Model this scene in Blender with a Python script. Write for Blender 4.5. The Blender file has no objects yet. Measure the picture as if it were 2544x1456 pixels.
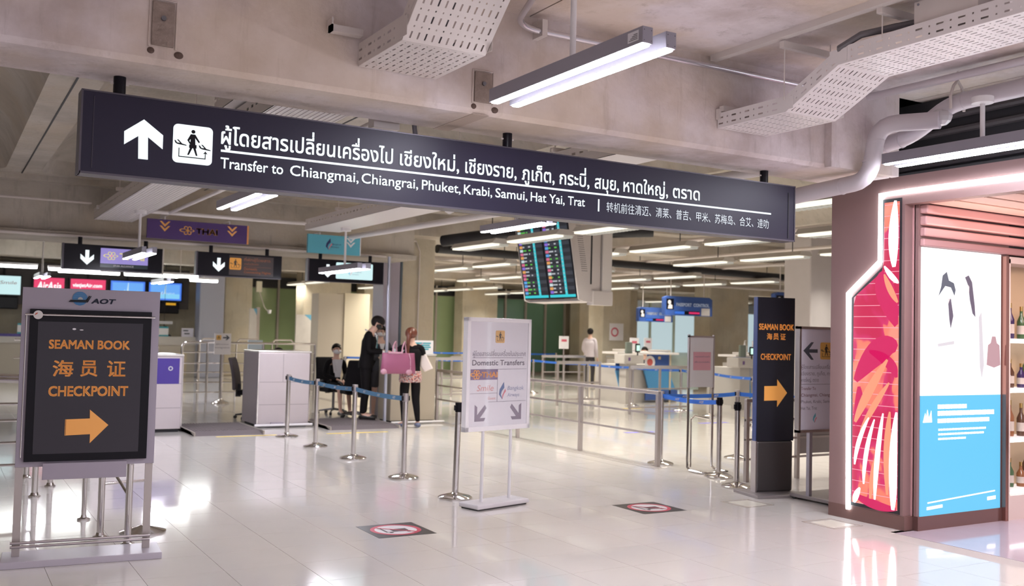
import bpy, bmesh, math, random
from mathutils import Vector, Matrix
from mathutils.geometry import tessellate_polygon
S = bpy.context.scene
COL = S.collection
R = math.radians
random.seed(7)

# ---------------------------------------------------------------- camera
cam = bpy.data.cameras.new('camera')
cam.sensor_width = 36.0
cam.lens = 36.0 * 2417 / 2544
cam.clip_end = 200
co = bpy.data.objects.new('camera', cam); COL.objects.link(co)
_y, _p, _r = R(30.57), R(2.37), R(1.42)
fw = Vector((math.sin(_y)*math.cos(_p), math.cos(_y)*math.cos(_p), math.sin(_p)))
rt = Vector((math.cos(_y), -math.sin(_y), 0)); up = rt.cross(fw)
r2 = rt*math.cos(_r) + up*math.sin(_r); u2 = up*math.cos(_r) - rt*math.sin(_r)
M = Matrix((r2, u2, -fw)).transposed().to_4x4(); M.translation = (0, 0, 1.6)
co.matrix_world = M
cam.dof.use_dof = True; cam.dof.focus_distance = 6.6; cam.dof.aperture_fstop = 2.4
S.camera = co
# ---------------------------------------------------------------- world, exposure
w = bpy.data.worlds.new('world'); S.world = w; w.use_nodes = True
w.node_tree.nodes['Background'].inputs[0].default_value = (0.93, 0.86, 0.92, 1)
w.node_tree.nodes['Background'].inputs[1].default_value = 0.52
S.view_settings.view_transform = 'Standard'; S.view_settings.look = 'None'
S.view_settings.exposure = 0.5; S.view_settings.gamma = 1.0
S.view_settings.use_curve_mapping = False
S.cycles.use_denoising = True
S.cycles.max_bounces = 6; S.cycles.diffuse_bounces = 4; S.cycles.glossy_bounces = 3
S.cycles.sample_clamp_indirect = 6.0
S.cycles.caustics_reflective = False; S.cycles.caustics_refractive = False

def area(name, loc, sx, sy, power, col, rot=(0, 0, 0)):
    l = bpy.data.lights.new(name, 'AREA'); l.shape = 'RECTANGLE'; l.size = sx; l.size_y = sy
    l.energy = power; l.color = col
    o = bpy.data.objects.new(name, l); o.location = loc; o.rotation_euler = rot; COL.objects.link(o); return o
# lamps of the same hall behind and beside the camera (the lamps in view light the scene themselves)
for gx, gy, pw in ((-2.5, 10, 35), (1.6, 0.0, 40), (4.8, 0.3, 105), (9.5, 1.0, 60)):
    area('lamp_light', (gx, gy, 3.0), 0.2, 1.5, pw, (0.93, 0.92, 1.0))

# ---------------------------------------------------------------- materials
_mats = {}
def mat(name, col=(0.8, 0.8, 0.8), rough=0.5, metal=0.0, emit=0.0, noise=0.0, nscale=6.0, bump=0.0, bscale=40.0, spec=0.5, alpha=1.0, coat=0.0, ecol=None):
    if name in _mats: return _mats[name]
    m = bpy.data.materials.new(name); m.use_nodes = True
    nt = m.node_tree; b = nt.nodes['Principled BSDF']
    b.inputs['Base Color'].default_value = (*col, 1); b.inputs['Roughness'].default_value = rough
    b.inputs['Metallic'].default_value = metal; b.inputs['Specular IOR Level'].default_value = spec
    b.inputs['Coat Weight'].default_value = coat
    if alpha < 1: b.inputs['Alpha'].default_value = alpha
    if 0 < emit < 8:
        emit *= 0.70
        if ecol: b.inputs['Base Color'].default_value = (*[c*.10 for c in ecol], 1)
    if emit:
        b.inputs['Emission Color'].default_value = (*(ecol or col), 1); b.inputs['Emission Strength'].default_value = emit
    if noise:
        tc = nt.nodes.new('ShaderNodeTexCoord'); n = nt.nodes.new('ShaderNodeTexNoise'); n.inputs['Scale'].default_value = nscale
        n.inputs['Detail'].default_value = 6
        mx = nt.nodes.new('ShaderNodeMix'); mx.data_type = 'RGBA'
        mx.inputs[6].default_value = (*[c*(1-noise) for c in col], 1); mx.inputs[7].default_value = (*[min(1, c*(1+noise)) for c in col], 1)
        nt.links.new(tc.outputs['Object'], n.inputs['Vector']); nt.links.new(n.outputs['Fac'], mx.inputs[0]); nt.links.new(mx.outputs[2], b.inputs['Base Color'])
    if bump:
        tc = nt.nodes.new('ShaderNodeTexCoord'); n = nt.nodes.new('ShaderNodeTexNoise'); n.inputs['Scale'].default_value = bscale; n.inputs['Detail'].default_value = 4
        bp = nt.nodes.new('ShaderNodeBump'); bp.inputs['Strength'].default_value = bump; bp.inputs['Distance'].default_value = 0.02
        nt.links.new(tc.outputs['Object'], n.inputs['Vector']); nt.links.new(n.outputs['Fac'], bp.inputs['Height']); nt.links.new(bp.outputs['Normal'], b.inputs['Normal'])
    _mats[name] = m; return m

def concrete(name, base, dark, stain):
    """board-marked concrete: cloudy tone, vertical runs, rusty blotches, pitted surface"""
    m = bpy.data.materials.new(name); m.use_nodes = True; nt = m.node_tree; N = nt.nodes.new; L = nt.links.new
    b = nt.nodes['Principled BSDF']; b.inputs['Roughness'].default_value = 0.72
    tc = N('ShaderNodeTexCoord')
    n1 = N('ShaderNodeTexNoise'); n1.inputs['Scale'].default_value = 1.3; n1.inputs['Detail'].default_value = 9; n1.inputs['Roughness'].default_value = 0.62
    L(tc.outputs['Object'], n1.inputs['Vector'])
    mp = N('ShaderNodeMapping'); mp.inputs['Scale'].default_value = (5.5, 5.5, 0.55); L(tc.outputs['Object'], mp.inputs['Vector'])
    n2 = N('ShaderNodeTexNoise'); n2.inputs['Scale'].default_value = 1.6; n2.inputs['Detail'].default_value = 7; n2.inputs['Roughness'].default_value = 0.7
    L(mp.outputs[0], n2.inputs['Vector'])
    n3 = N('ShaderNodeTexNoise'); n3.inputs['Scale'].default_value = 0.9; n3.inputs['Detail'].default_value = 5
    mp3 = N('ShaderNodeMapping'); mp3.inputs['Location'].default_value = (7, 3, 1); L(tc.outputs['Object'], mp3.inputs['Vector']); L(mp3.outputs[0], n3.inputs['Vector'])
    def ramp(src, a, c):
        r = N('ShaderNodeValToRGB'); r.color_ramp.elements[0].position = a; r.color_ramp.elements[1].position = c
        L(src, r.inputs[0]); return r.outputs[0]
    def mix(f, A, B, amt=1.0):
        x = N('ShaderNodeMix'); x.data_type = 'RGBA'
        if amt < 1:
            mu = N('ShaderNodeMath'); mu.operation = 'MULTIPLY'; mu.inputs[1].default_value = amt; L(f, mu.inputs[0]); f = mu.outputs[0]
        L(f, x.inputs[0])
        for i, v in ((6, A), (7, B)):
            if isinstance(v, tuple): x.inputs[i].default_value = (*v, 1)
            else: L(v, x.inputs[i])
        return x.outputs[2]
    c = mix(ramp(n1.outputs['Fac'], 0.38, 0.60), dark, base)
    c = mix(ramp(n2.outputs['Fac'], 0.56, 0.74), c, tuple(v*0.72 for v in dark), 0.7)
    c = mix(ramp(n3.outputs['Fac'], 0.48, 0.66), c, stain, 0.6)
    L(c, b.inputs['Base Color'])
    n4 = N('ShaderNodeTexNoise'); n4.inputs['Scale'].default_value = 18; n4.inputs['Detail'].default_value = 8; L(tc.outputs['Object'], n4.inputs['Vector'])
    bp = N('ShaderNodeBump'); bp.inputs['Strength'].default_value = 0.35; bp.inputs['Distance'].default_value = 0.02
    L(n4.outputs['Fac'], bp.inputs['Height']); L(bp.outputs['Normal'], b.inputs['Normal'])
    _mats[name] = m; return m
CON = concrete('beam_concrete', (0.76, 0.69, 0.71), (0.50, 0.425, 0.41), (0.66, 0.53, 0.38))
CON2 = concrete('ceiling_concrete', (0.50, 0.455, 0.40), (0.385, 0.345, 0.295), (0.45, 0.37, 0.27))
CON3 = concrete('column_concrete', (0.56, 0.51, 0.41), (0.46, 0.41, 0.32), (0.54, 0.45, 0.31))
TILE = mat('floor_tile', (0.74, 0.70, 0.665), 0.10, noise=0.03, nscale=3, coat=0.3)
GROUT = mat('grout', (0.42, 0.38, 0.36), 0.7)
STEEL = mat('polished_steel', (0.72, 0.69, 0.68), 0.13, 1.0)
BRUSH = mat('brushed_steel', (0.62, 0.575, 0.575), 0.34, 1.0, noise=0.08, nscale=5)
CLAD = mat('counter_steel', (0.66, 0.60, 0.62), 0.42, 0.75, noise=0.05, nscale=4)
WHITE = mat('white_paint', (0.80, 0.78, 0.80), 0.4)
GALV = mat('tray_paint', (0.66, 0.60, 0.57), 0.45, noise=0.04)
GALVW = mat('tray_white', (0.78, 0.74, 0.74), 0.38)
PIPE = mat('pipe_paint', (0.60, 0.56, 0.60), 0.4)
ALU = mat('lamp_aluminium', (0.30, 0.29, 0.34), 0.42, 0.3)
LED = mat('lamp_diffuser', (1, 1, 1), 0.4, emit=76, ecol=(0.91, 0.90, 1.0))
LEDH = mat('hall_tube', (1, 1, 0.95), 0.4, emit=1.25, ecol=(1.0, 0.93, 0.76))
BLACK = mat('black_gloss', (0.007, 0.006, 0.010), 0.3, spec=0.2)
SIGNB = mat('sign_acrylic', (0.017, 0.014, 0.033), 0.42, spec=0.3)
DARK = mat('black_matte', (0.018, 0.018, 0.022), 0.6)
RUBBER = mat('rubber', (0.03, 0.03, 0.03), 0.8)
LIT = mat('lit_white', (1, 1, 1), 0.4, emit=1.15, ecol=(0.86, 0.97, 1.0))
BROWN = mat('shop_brown', (0.24, 0.145, 0.14), 0.45, noise=0.05, nscale=2)
BROWN2 = mat('shop_brown_skirting', (0.16, 0.085, 0.075), 0.3)
ORANGE = mat('orange_print', (0.80, 0.36, 0.09), 0.45, emit=0.12)
NEON = mat('neon_tube', (1, 1, 1), 0.4, emit=8, ecol=(0.86, 0.97, 1.0))
CHARC = mat('charcoal_panel', (0.036, 0.032, 0.042), 0.16, spec=0.35)
LILAC = mat('lilac_board', (0.36, 0.32, 0.38), 0.42)
BELT = mat('blue_belt', (0.05, 0.15, 0.27), 0.6)
BELT2 = mat('bright_blue_belt', (0.02, 0.13, 0.55), 0.6)
SKIN = mat('skin', (0.68, 0.43, 0.33), 0.5)
HAIR = mat('black_hair', (0.010, 0.007, 0.007), 0.6, spec=.25)
CHAIRF = mat('chair_fabric', (0.008, 0.007, 0.009), 0.8, spec=.2)

# ---------------------------------------------------------------- mesh helpers
class MB:
    def __init__(s): s.v = []; s.f = []
    def quad(s, a, b, c, d):
        n = len(s.v); s.v += [tuple(a), tuple(b), tuple(c), tuple(d)]; s.f.append((n, n+1, n+2, n+3)); return s
    def bx(s, x0, x1, y0, y1, z0, z1):
        n = len(s.v)
        s.v += [(x0,y0,z0),(x1,y0,z0),(x1,y1,z0),(x0,y1,z0),(x0,y0,z1),(x1,y0,z1),(x1,y1,z1),(x0,y1,z1)]
        s.f += [(n,n+3,n+2,n+1),(n+4,n+5,n+6,n+7),(n,n+1,n+5,n+4),(n+1,n+2,n+6,n+5),(n+2,n+3,n+7,n+6),(n+3,n,n+4,n+7)]; return s
    def tube(s, pts, r, n=10, cap=True, r_end=None):
        P = [Vector(p) for p in pts]; rings = []
        for i, p in enumerate(P):
            if i == 0: t = P[1]-P[0]
            elif i == len(P)-1: t = P[-1]-P[-2]
            else: t = (P[i+1]-P[i]).normalized() + (P[i]-P[i-1]).normalized()
            t.normalize()
            if i == 0: a = Vector((0,0,1)) if abs(t.z) < 0.9 else Vector((1,0,0)); u = t.cross(a).normalized()
            else: u = (u - t*u.dot(t)).normalized()
            v = t.cross(u)
            rr = r if r_end is None else r + (r_end-r)*i/(len(P)-1)
            b = len(s.v); rings.append(b)
            for k in range(n):
                a = 2*math.pi*k/n; s.v.append(tuple(p + (u*math.cos(a)+v*math.sin(a))*rr))
        for i in range(len(P)-1):
            a, b = rings[i], rings[i+1]
            for k in range(n): s.f.append((a+k, a+(k+1)%n, b+(k+1)%n, b+k))
        if cap: s.f.append(tuple(rings[0]+k for k in range(n))[::-1]); s.f.append(tuple(rings[-1]+k for k in range(n)))
        return s
    def lathe(s, prof, n=24, c=(0,0,0)):
        b = len(s.v)
        for r, z in prof:
            for k in range(n):
                a = 2*math.pi*k/n; s.v.append((c[0]+r*math.cos(a), c[1]+r*math.sin(a), c[2]+z))
        for i in range(len(prof)-1):
            for k in range(n):
                s.f.append((b+i*n+k, b+i*n+(k+1)%n, b+(i+1)*n+(k+1)%n, b+(i+1)*n+k))
        s.f.append(tuple(b+k for k in range(n))[::-1]); s.f.append(tuple(b+(len(prof)-1)*n+k for k in range(n))); return s
    def prism(s, poly, y0, y1, ax='y'):
        """poly in (x,z); extruded along y (or (y,z) along x)"""
        n = len(poly); b = len(s.v)
        for y in (y0, y1):
            for a, z in poly: s.v.append((a, y, z) if ax == 'y' else (y, a, z) if ax == 'x' else (a, z, y))
        for k in range(n): s.f.append((b+k, b+(k+1)%n, b+n+(k+1)%n, b+n+k))
        tri = tessellate_polygon([[Vector((a, z, 0)) for a, z in poly]])
        for t in tri: s.f.append(tuple(b+i for i in t)); s.f.append(tuple(b+n+i for i in reversed(t)))
        return s
    def ball(s, c, rx, ry, rz, n=12, m=8, keep=None):
        b = len(s.v); idx = {}
        for i in range(m+1):
            th = math.pi*i/m
            for k in range(n):
                a = 2*math.pi*k/n; idx[i, k] = len(s.v)
                s.v.append((c[0]+rx*math.sin(th)*math.cos(a), c[1]+ry*math.sin(th)*math.sin(a), c[2]+rz*math.cos(th)))
        for i in range(m):
            for k in range(n):
                th = math.pi*(i+.5)/m; a = 2*math.pi*(k+.5)/n
                d = (math.sin(th)*math.cos(a), math.sin(th)*math.sin(a), math.cos(th))
                if keep is None or keep(*d): s.f.append((idx[i,k], idx[i+1,k], idx[i+1,(k+1)%n], idx[i,(k+1)%n]))
        return s
    def build(s, name, m, parent=None, smooth=False, bevel=0, solid=0, kind=None, label=None, sub=0):
        me = bpy.data.meshes.new(name); me.from_pydata(s.v, [], s.f); 
        bm = bmesh.new(); bm.from_mesh(me); bmesh.ops.recalc_face_normals(bm, faces=bm.faces); bm.to_mesh(me); bm.free()
        me.materials.append(m)
        if smooth:
            for p in me.polygons: p.use_smooth = True
            if smooth != 'all':
                try: me.set_sharp_from_angle(angle=R(40))
                except Exception: pass
        o = bpy.data.objects.new(name, me); COL.objects.link(o)
        if parent: o.parent = parent
        if bevel:
            d = o.modifiers.new('bevel', 'BEVEL'); d.width = bevel; d.segments = 2; d.limit_method = 'ANGLE'
        if solid:
            d = o.modifiers.new('solid', 'SOLIDIFY'); d.thickness = solid; d.offset = 0
        if sub:
            d = o.modifiers.new('sub', 'SUBSURF'); d.levels = sub; d.render_levels = sub
        if kind: o['kind'] = kind
        if label: o['label'] = label
        return o
def bx(name, m, x0, x1, y0, y1, z0, z1, parent=None, bevel=0, **k): return MB().bx(x0,x1,y0,y1,z0,z1).build(name, m, parent, bevel=bevel, **k)
def thing(name, label, cat, loc=(0,0,0), rz=0, group=None):
    o = bpy.data.objects.new(name, None); o.empty_display_size = 0.1; COL.objects.link(o)
    o.location = loc; o.rotation_euler = (0, 0, rz); o['label'] = label; o['category'] = cat
    if group: o['group'] = group
    return o
def tag(o, label, cat, group=None):
    o['label'] = label; o['category'] = cat
    if group: o['group'] = group
    return o
_kids = {}
def copy_tree(o, parent=None):
    c = o.copy(); COL.objects.link(c)
    if parent: c.parent = parent
    for ch in _kids.get(o.name, None) or [x for x in o.children]: copy_tree(ch, c)
    return c
def dup(o, loc=None, rz=None, label=None, group=None):
    kids = {}
    def rec(x):
        kids[x.name] = list(x.children)
        for y in kids[x.name]: rec(y)
    rec(o); _kids.clear(); _kids.update(kids)
    c = copy_tree(o)
    if loc is not None: c.location = loc
    if rz is not None: c.rotation_euler = (0, 0, rz)
    if label: c['label'] = label
    if group: c['group'] = group
    return c

# ---------------------------------------------------------------- lettering
def loops_of(s):
    c = bpy.data.curves.new('t', 'FONT'); c.body = s; c.size = 1; c.fill_mode = 'NONE'; c.resolution_u = 3
    o = bpy.data.objects.new('t', c); COL.objects.link(o)
    dg = bpy.context.evaluated_depsgraph_get(); ev = o.evaluated_get(dg); me = ev.to_mesh()
    V = [v.co.copy() for v in me.vertices]; adj = {}
    for e in me.edges:
        a, b = e.vertices; adj.setdefault(a, []).append(b); adj.setdefault(b, []).append(a)
    seen = set(); out = []
    for st in adj:
        if st in seen: continue
        lp = [st]; seen.add(st); cur = st
        while True:
            nx = [k for k in adj[cur] if k not in seen]
            if not nx: break
            cur = nx[0]; seen.add(cur); lp.append(cur)
        if len(lp) > 2: out.append([(V[i].x, V[i].y) for i in lp])
    # orientation from vertex order of the outline
    ev.to_mesh_clear(); bpy.data.objects.remove(o); bpy.data.curves.remove(c)
    return out
def sarea(p): return 0.5*sum(p[i][0]*p[(i+1)%len(p)][1]-p[(i+1)%len(p)][0]*p[i][1] for i in range(len(p)))
def inside(pt, p):
    x, y = pt; c = False
    for i in range(len(p)):
        x1, y1 = p[i]; x2, y2 = p[i-1]
        if (y1 > y) != (y2 > y) and x < (x2-x1)*(y-y1)/(y2-y1)+x1: c = not c
    return c
def contained(a, b):
    return all(inside(q, b) for q in a[::max(1, len(a)//6)])
def text_mesh(s, bold=0.0, slant=0.0):
    """triangles of a line of text in (x, z), overlapping outlines allowed"""
    lps = loops_of(s)
    for i, ch in enumerate(s):                     # a tone mark over an upper vowel sits higher
        if i and ch in '\u0e48\u0e49\u0e4a\u0e4b' and s[i-1] in '\u0e34\u0e35\u0e36\u0e37\u0e31':
            for q in range(len(loops_of(s[:i])), len(loops_of(s[:i+1]))): lps[q] = [(x, y+.19) for x, y in lps[q]]
    lps = [l for l in lps if abs(sarea(l)) > 1e-6]
    V = []; F = []
    holes = {}
    outer = []
    for i, l in enumerate(lps):
        cont = [j for j, k in enumerate(lps) if j != i and abs(sarea(k)) > abs(sarea(l)) and contained(l, k)]
        if len(cont) % 2: 
            par = min(cont, key=lambda j: abs(sarea(lps[j]))); holes.setdefault(par, []).append(i)
        else: outer.append(i)
    for i in outer:
        po = lps[i] if sarea(lps[i]) > 0 else lps[i][::-1]
        polys = [po]
        for h in holes.get(i, []):
            q = lps[h] if sarea(lps[h]) < 0 else lps[h][::-1]
            polys.append(q)
        flat = [p for q in polys for p in q]; b = len(V)
        V += [(x + slant*y, y) for x, y in flat]
        for t in tessellate_polygon([[Vector((x, y, 0)) for x, y in q] for q in polys]): F.append(tuple(b+k for k in t))
    if bold:                                        # heavier strokes: the same letters laid over themselves, shifted
        V0, F0 = V, F; V, F = [], []
        for dx, dy in ((0, 0), (1, 1), (1, -1), (-1, 1), (-1, -1)):
            b = len(V); V += [(x+dx*bold, y+dy*bold) for x, y in V0]; F += [tuple(b+k for k in t) for t in F0]
    return V, F
_tc = {}
def text(s, x0, x1, z0, z1, y, m, parent, name='lettering', bold=0.0, slant=0.0, kind=None, ref=None, depth=0):
    """letters filling the box x0..x1, z0..z1 on the plane y (facing -y). ref: string whose height is z0..z1"""
    key = (s, bold, slant)
    if key not in _tc: _tc[key] = text_mesh(s, bold, slant)
    V, F = _tc[key]
    if not V: return None
    if ref:
        k2 = (ref, bold, 0)
        if k2 not in _tc: _tc[k2] = text_mesh(ref, bold, 0)
        RV = _tc[k2][0]; b0, b1 = min(p[1] for p in RV), max(p[1] for p in RV)
    else: b0, b1 = min(p[1] for p in V), max(p[1] for p in V)
    a0, a1 = min(p[0] for p in V), max(p[0] for p in V)
    sz = (z1-z0)/(b1-b0); sx = (x1-x0)/(a1-a0) if x1 is not None else sz
    mb = MB(); mb.v = [(x0+(px-a0)*sx, y-.0015, z0+(pz-b0)*sz) for px, pz in V]; mb.f = F
    me = bpy.data.meshes.new(name); me.from_pydata(mb.v, [], mb.f); me.materials.append(m)
    o = bpy.data.objects.new(name, me); COL.objects.link(o); o.parent = parent
    if depth: 
        d = o.modifiers.new('solid', 'SOLIDIFY'); d.thickness = depth; d.offset = 0
    return o
def poly(pts, y, m, parent, name, t=0.003):
    return MB().prism(pts, y-t, y).build(name, m, parent)
def disc(cx, cz, r, n=20, a0=0, a1=2*math.pi): return [(cx+r*math.cos(a0+(a1-a0)*k/n), cz+r*math.sin(a0+(a1-a0)*k/n)) for k in range(n)]
def rrect(x0, x1, z0, z1, r, n=5):
    out = []
    for cx, cz, a in ((x1-r, z1-r, 0), (x0+r, z1-r, math.pi/2), (x0+r, z0+r, math.pi), (x1-r, z0+r, 1.5*math.pi)):
        out += [(cx+r*math.cos(a+math.pi/2*k/n), cz+r*math.sin(a+math.pi/2*k/n)) for k in range(n+1)]
    return out
def ring(cx, cz, r0, r1, y, m, parent, name, n=32, t=0.003, sx=1):
    mb = MB()
    for k in range(n):
        a, b = 2*math.pi*k/n, 2*math.pi*(k+1)/n
        mb.quad((cx+r0*math.cos(a)*sx, y, cz+r0*math.sin(a)), (cx+r1*math.cos(a)*sx, y, cz+r1*math.sin(a)), (cx+r1*math.cos(b)*sx, y, cz+r1*math.sin(b)), (cx+r0*math.cos(b)*sx, y, cz+r0*math.sin(b)))
    return mb.build(name, m, parent, solid=t)

# ================================================================ SETTING
# floor: grout bed, single tiles near the camera, the far field joined
fl = bx('floor', GROUT, -9, 42, -4, 34, -0.12, -0.003); fl['kind'] = 'structure'
PT = 0.51
cells = []
def inview(x, y):
    d = Vector((x, y, -1.6)); k = d.dot(fw)
    if k < 0.5: return False
    px = 1272+2417*d.dot(r2)/k; py = 728-2417*d.dot(u2)/k
    return -60 < px < 2604 and py < 1530
for i in range(-18, 80):
    for j in range(-8, 67):
        x, y = 1.695+PT*i, 0.35+PT*j
        if x > 41.5 or x < -8.9 or y < -3.9 or y > 33.4: continue
        if x+PT/2 > 7.0 and y+PT/2 < 5.5: continue
        cells.append((x, y))
cells.sort(key=lambda c: (not inview(c[0]+.25, c[1]+.25), c[0]**2+c[1]**2))
g = 0.0016
tm = MB().bx(g, PT-g, g, PT-g, -0.003, 0.0)
tm.v = [(a, b, c) for a, b, c in tm.v]
t0 = tm.build('tile', TILE, fl, bevel=0)
t0.location = (cells[0][0], cells[0][1], 0)
for c in cells[1:300]:
    o = t0.copy(); COL.objects.link(o); o.location = (c[0], c[1], 0)
mb = MB()
for x, y in cells[300:]: mb.quad((x+g, y+g, 0), (x+PT-g, y+g, 0), (x+PT-g, y+PT-g, 0), (x+g, y+PT-g, 0))
mb.build('tile_field', TILE, fl, kind='stuff')
SHOPF = mat('shop_floor', (0.50, 0.43, 0.50), 0.07, noise=0.05)
bx('shop_floor', SHOPF, 7.02, 14, -4, 5.5, -0.003, 0.0)['kind'] = 'structure'
# drainage strips in the floor along the rail
for k, X in enumerate((7.55, 7.63, 7.70)):
    bx('trim_%d' % (k+1), mat('strip', (0.40, 0.35, 0.32), 0.35, 0.7), X, X+0.022, 9.3, 31, 0.0, 0.002)['kind'] = 'structure'

# ceiling slab with coffers between the beams
def coffer(mb, x0, x1, y0, y1, m, z0, z1, r=0.35, n=6):
    def loop(a, b, c, d, rr):
        return rrect(a, b, c, d, rr, n)
    A = loop(x0, x1, y0, y1, 0.001); B = loop(x0+m, x1-m, y0+m*1.6, y1-m*1.6, r); Cc = loop(x0+m+.35, x1-m-.35, y0+m*1.6+.6, y1-m*1.6-.6, r*0.8)
    b = len(mb.v); L_ = len(A)
    for P, z in ((A, z0), (B, z0), ([(x+(-.1 if x > (x0+x1)/2 else .1), y) for x, y in B], z0+(z1-z0)*.45), (Cc, z1)):
        mb.v += [(x, y, z) for x, y in P]
    for q in range(3):
        for k in range(L_): mb.f.append((b+q*L_+k, b+q*L_+(k+1)%L_, b+(q+1)*L_+(k+1)%L_, b+(q+1)*L_+k))
    mb.f.append(tuple(b+3*L_+k for k in range(L_)))
mb = MB()
XE = [-8.9, -6.4, -3.9, -1.55, 0.96, 3.5, 6.05, 8.6]
for a, c in zip(XE[:-1], XE[1:]): coffer(mb, a, c, 6.05, 15.6, 0.22, 3.7, 4.15)
for a, c in zip(XE[:-1], XE[1:]): coffer(mb, a, c, 16.5, 25.6, 0.22, 3.5, 3.9)
for i in range(12): coffer(mb, 8.6+2.6*i, 11.2+2.6*i, 6.05, 15.9, 0.3, 3.7, 4.05)
for i in range(12): coffer(mb, 8.6+2.6*i, 11.2+2.6*i, 16.5, 25.6, 0.3, 3.6, 3.95)
for i in range(19): coffer(mb, -8.9+2.6*i, -6.3+2.6*i, 26.2, 33.2, 0.3, 3.5, 3.8)
mb.build('ceiling', CON2, kind='structure', smooth=True)
mb = MB()
for a, c in ((-8.9, -4.0), (-4.0, 0.9), (0.9, 3.3), (3.3, 7.2), (7.2, 12.0)):
    mb.bx(a+.006, c-.006, -4, 5.45, 3.7, 3.85)
mb.build('ceiling_slab', CON, kind='structure')
for k, X in enumerate(XE[1:-1]):
    bx('trim_%d' % (k+4), DARK, X-.008, X+.008, 6.06, 15.38, 3.694, 3.699, kind='structure')
bx('ceiling_void', DARK, -9, 42, -4, 34, 4.25, 4.3, kind='structure')
# the near beam over the hanging sign, with its recessed anchor plates
nb = MB(); pts = [(5.45, 3.85), (5.45, 3.03), (5.48, 3.0), (6.02, 3.0), (6.05, 3.03), (6.05, 4.2), (5.5, 4.2)]
nb.prism(pts, -9, 6.94, 'x'); beam = nb.build('ceiling_beam', CON, kind='structure')
MB().prism([(6.12, 3.0), (6.94, 3.0), (6.94, 3.7), (6.32, 3.7), (6.12, 3.52)], 5.38, 5.449).build('beam_haunch', CON, beam)
PLATE = mat('rusty_plate', (0.30, 0.235, 0.20), 0.6, 0.3, noise=0.35, nscale=20, bump=0.4, bscale=60)
RUST = mat('rust_hole', (0.11, 0.07, 0.055), 0.8)
for X0, X1, z0, z1 in ((0.93, 1.045, 3.10, 3.34), (2.90, 3.025, 3.075, 3.27)):
    p = MB(); p.bx(X0, X1, 5.437, 5.452, z0, z1); p = p.build('anchor_plate', PLATE, beam, bevel=0.003)
    cx = (X0+X1)/2; cz = z0+(z1-z0)*.62
    MB().tube([(cx, 5.452, cz), (cx, 5.425, cz)], 0.014, 8).build('bolt', mat('bolt', (0.2, 0.2, 0.22), 0.4, 0.9), p)
    f = MB(); f.tube([(X0-.012, 5.447, z0-.01), (X0-.012, 5.447, z1+.012), (X1+.012, 5.447, z1+.012), (X1+.012, 5.447, z0-.01)], 0.006, 6); f.build('rim', CON, p)
    MB().ball((X0+.0, 5.452, z0-.03), .02, .015, .018).ball((X1+.03, 5.452, z0-.035), .026, .018, .02).build('spalled_hole', RUST, beam)
MB().bx(2.90, 3.02, 5.46, 6.04, 2.9975, 3.0).build('formwork_seam', mat('seam', (.5, .4, .33), .8), beam)
# the second beam over the airline signs
b2 = MB().bx(-9, 7.2, 15.62, 16.55, 2.9, 4.2).bx(-9, 7.2, 15.50, 16.6, 2.84, 2.92).bx(-9, 7.2, 15.4, 15.62, 3.62, 4.2)
b2 = b2.build('ceiling_beam', CON2, kind='structure'); b2['label'] = 'far concrete beam above the black airline signs'
MB().tube([(-9, 15.44, 3.36), (1.9, 15.44, 3.36)], .018, 8).build('conduit', GALV, b2)
bx('ceiling_beam', CON2, 7.2, 42, 15.9, 16.5, 3.32, 4.2, kind='structure')
bx('ceiling_beam', CON2, -9, 42, 25.6, 26.2, 3.15, 4.2, kind='structure')
for z in (3.02, 3.2): pass
# columns
def column(x0, x1, y0, y1, z1=4.2, m=CON3, lab=None):
    o = bx('column', m, x0, x1, y0, y1, 0, z1, bevel=0.03, kind='structure'); return o
c1 = column(7.45, 8.15, 16.7, 17.4)
bx('corner_pilaster', LILAC, 7.06, 7.38, 16.6, 17.1, 0, 2.95, c1)
MB().tube([(7.415, 16.62, 0), (7.415, 16.62, 3.3)], .028, 8).build('cable_conduit', mat('conduit_dark', (.10, .13, .16), .4), c1)
MB().tube([(7.80, 16.66, .5), (7.80, 16.66, 3.10), (7.72, 16.66, 3.28), (7.42, 16.62, 3.32)], .014, 8).build('cable', GALV, c1)
column(18.2, 19.3, 25.1, 25.9)
column(20.0, 21.3, 27.3, 28.2)
column(21.7, 23.4, 24.0, 24.8)
column(14.8, 15.75, 13.5, 14.2, m=mat('lilac_column', (.56, .52, .52), .6, noise=.04))
column(10.2, 11.5, 30.5, 31.3); column(16.9, 18.4, 32.2, 32.9)
column(8.0, 8.9, 31.8, 32.7); column(11.5, 12.4, 32, 32.8); column(12.9, 13.4, 32, 32.8)
column(6.95, 7.7, 30.6, 31.2, m=mat('blue_grey_column', (.42, .43, .52), .4)); column(22.2, 23.2, 32.2, 32.9); column(24.2, 24.7, 32.2, 32.9)
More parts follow.
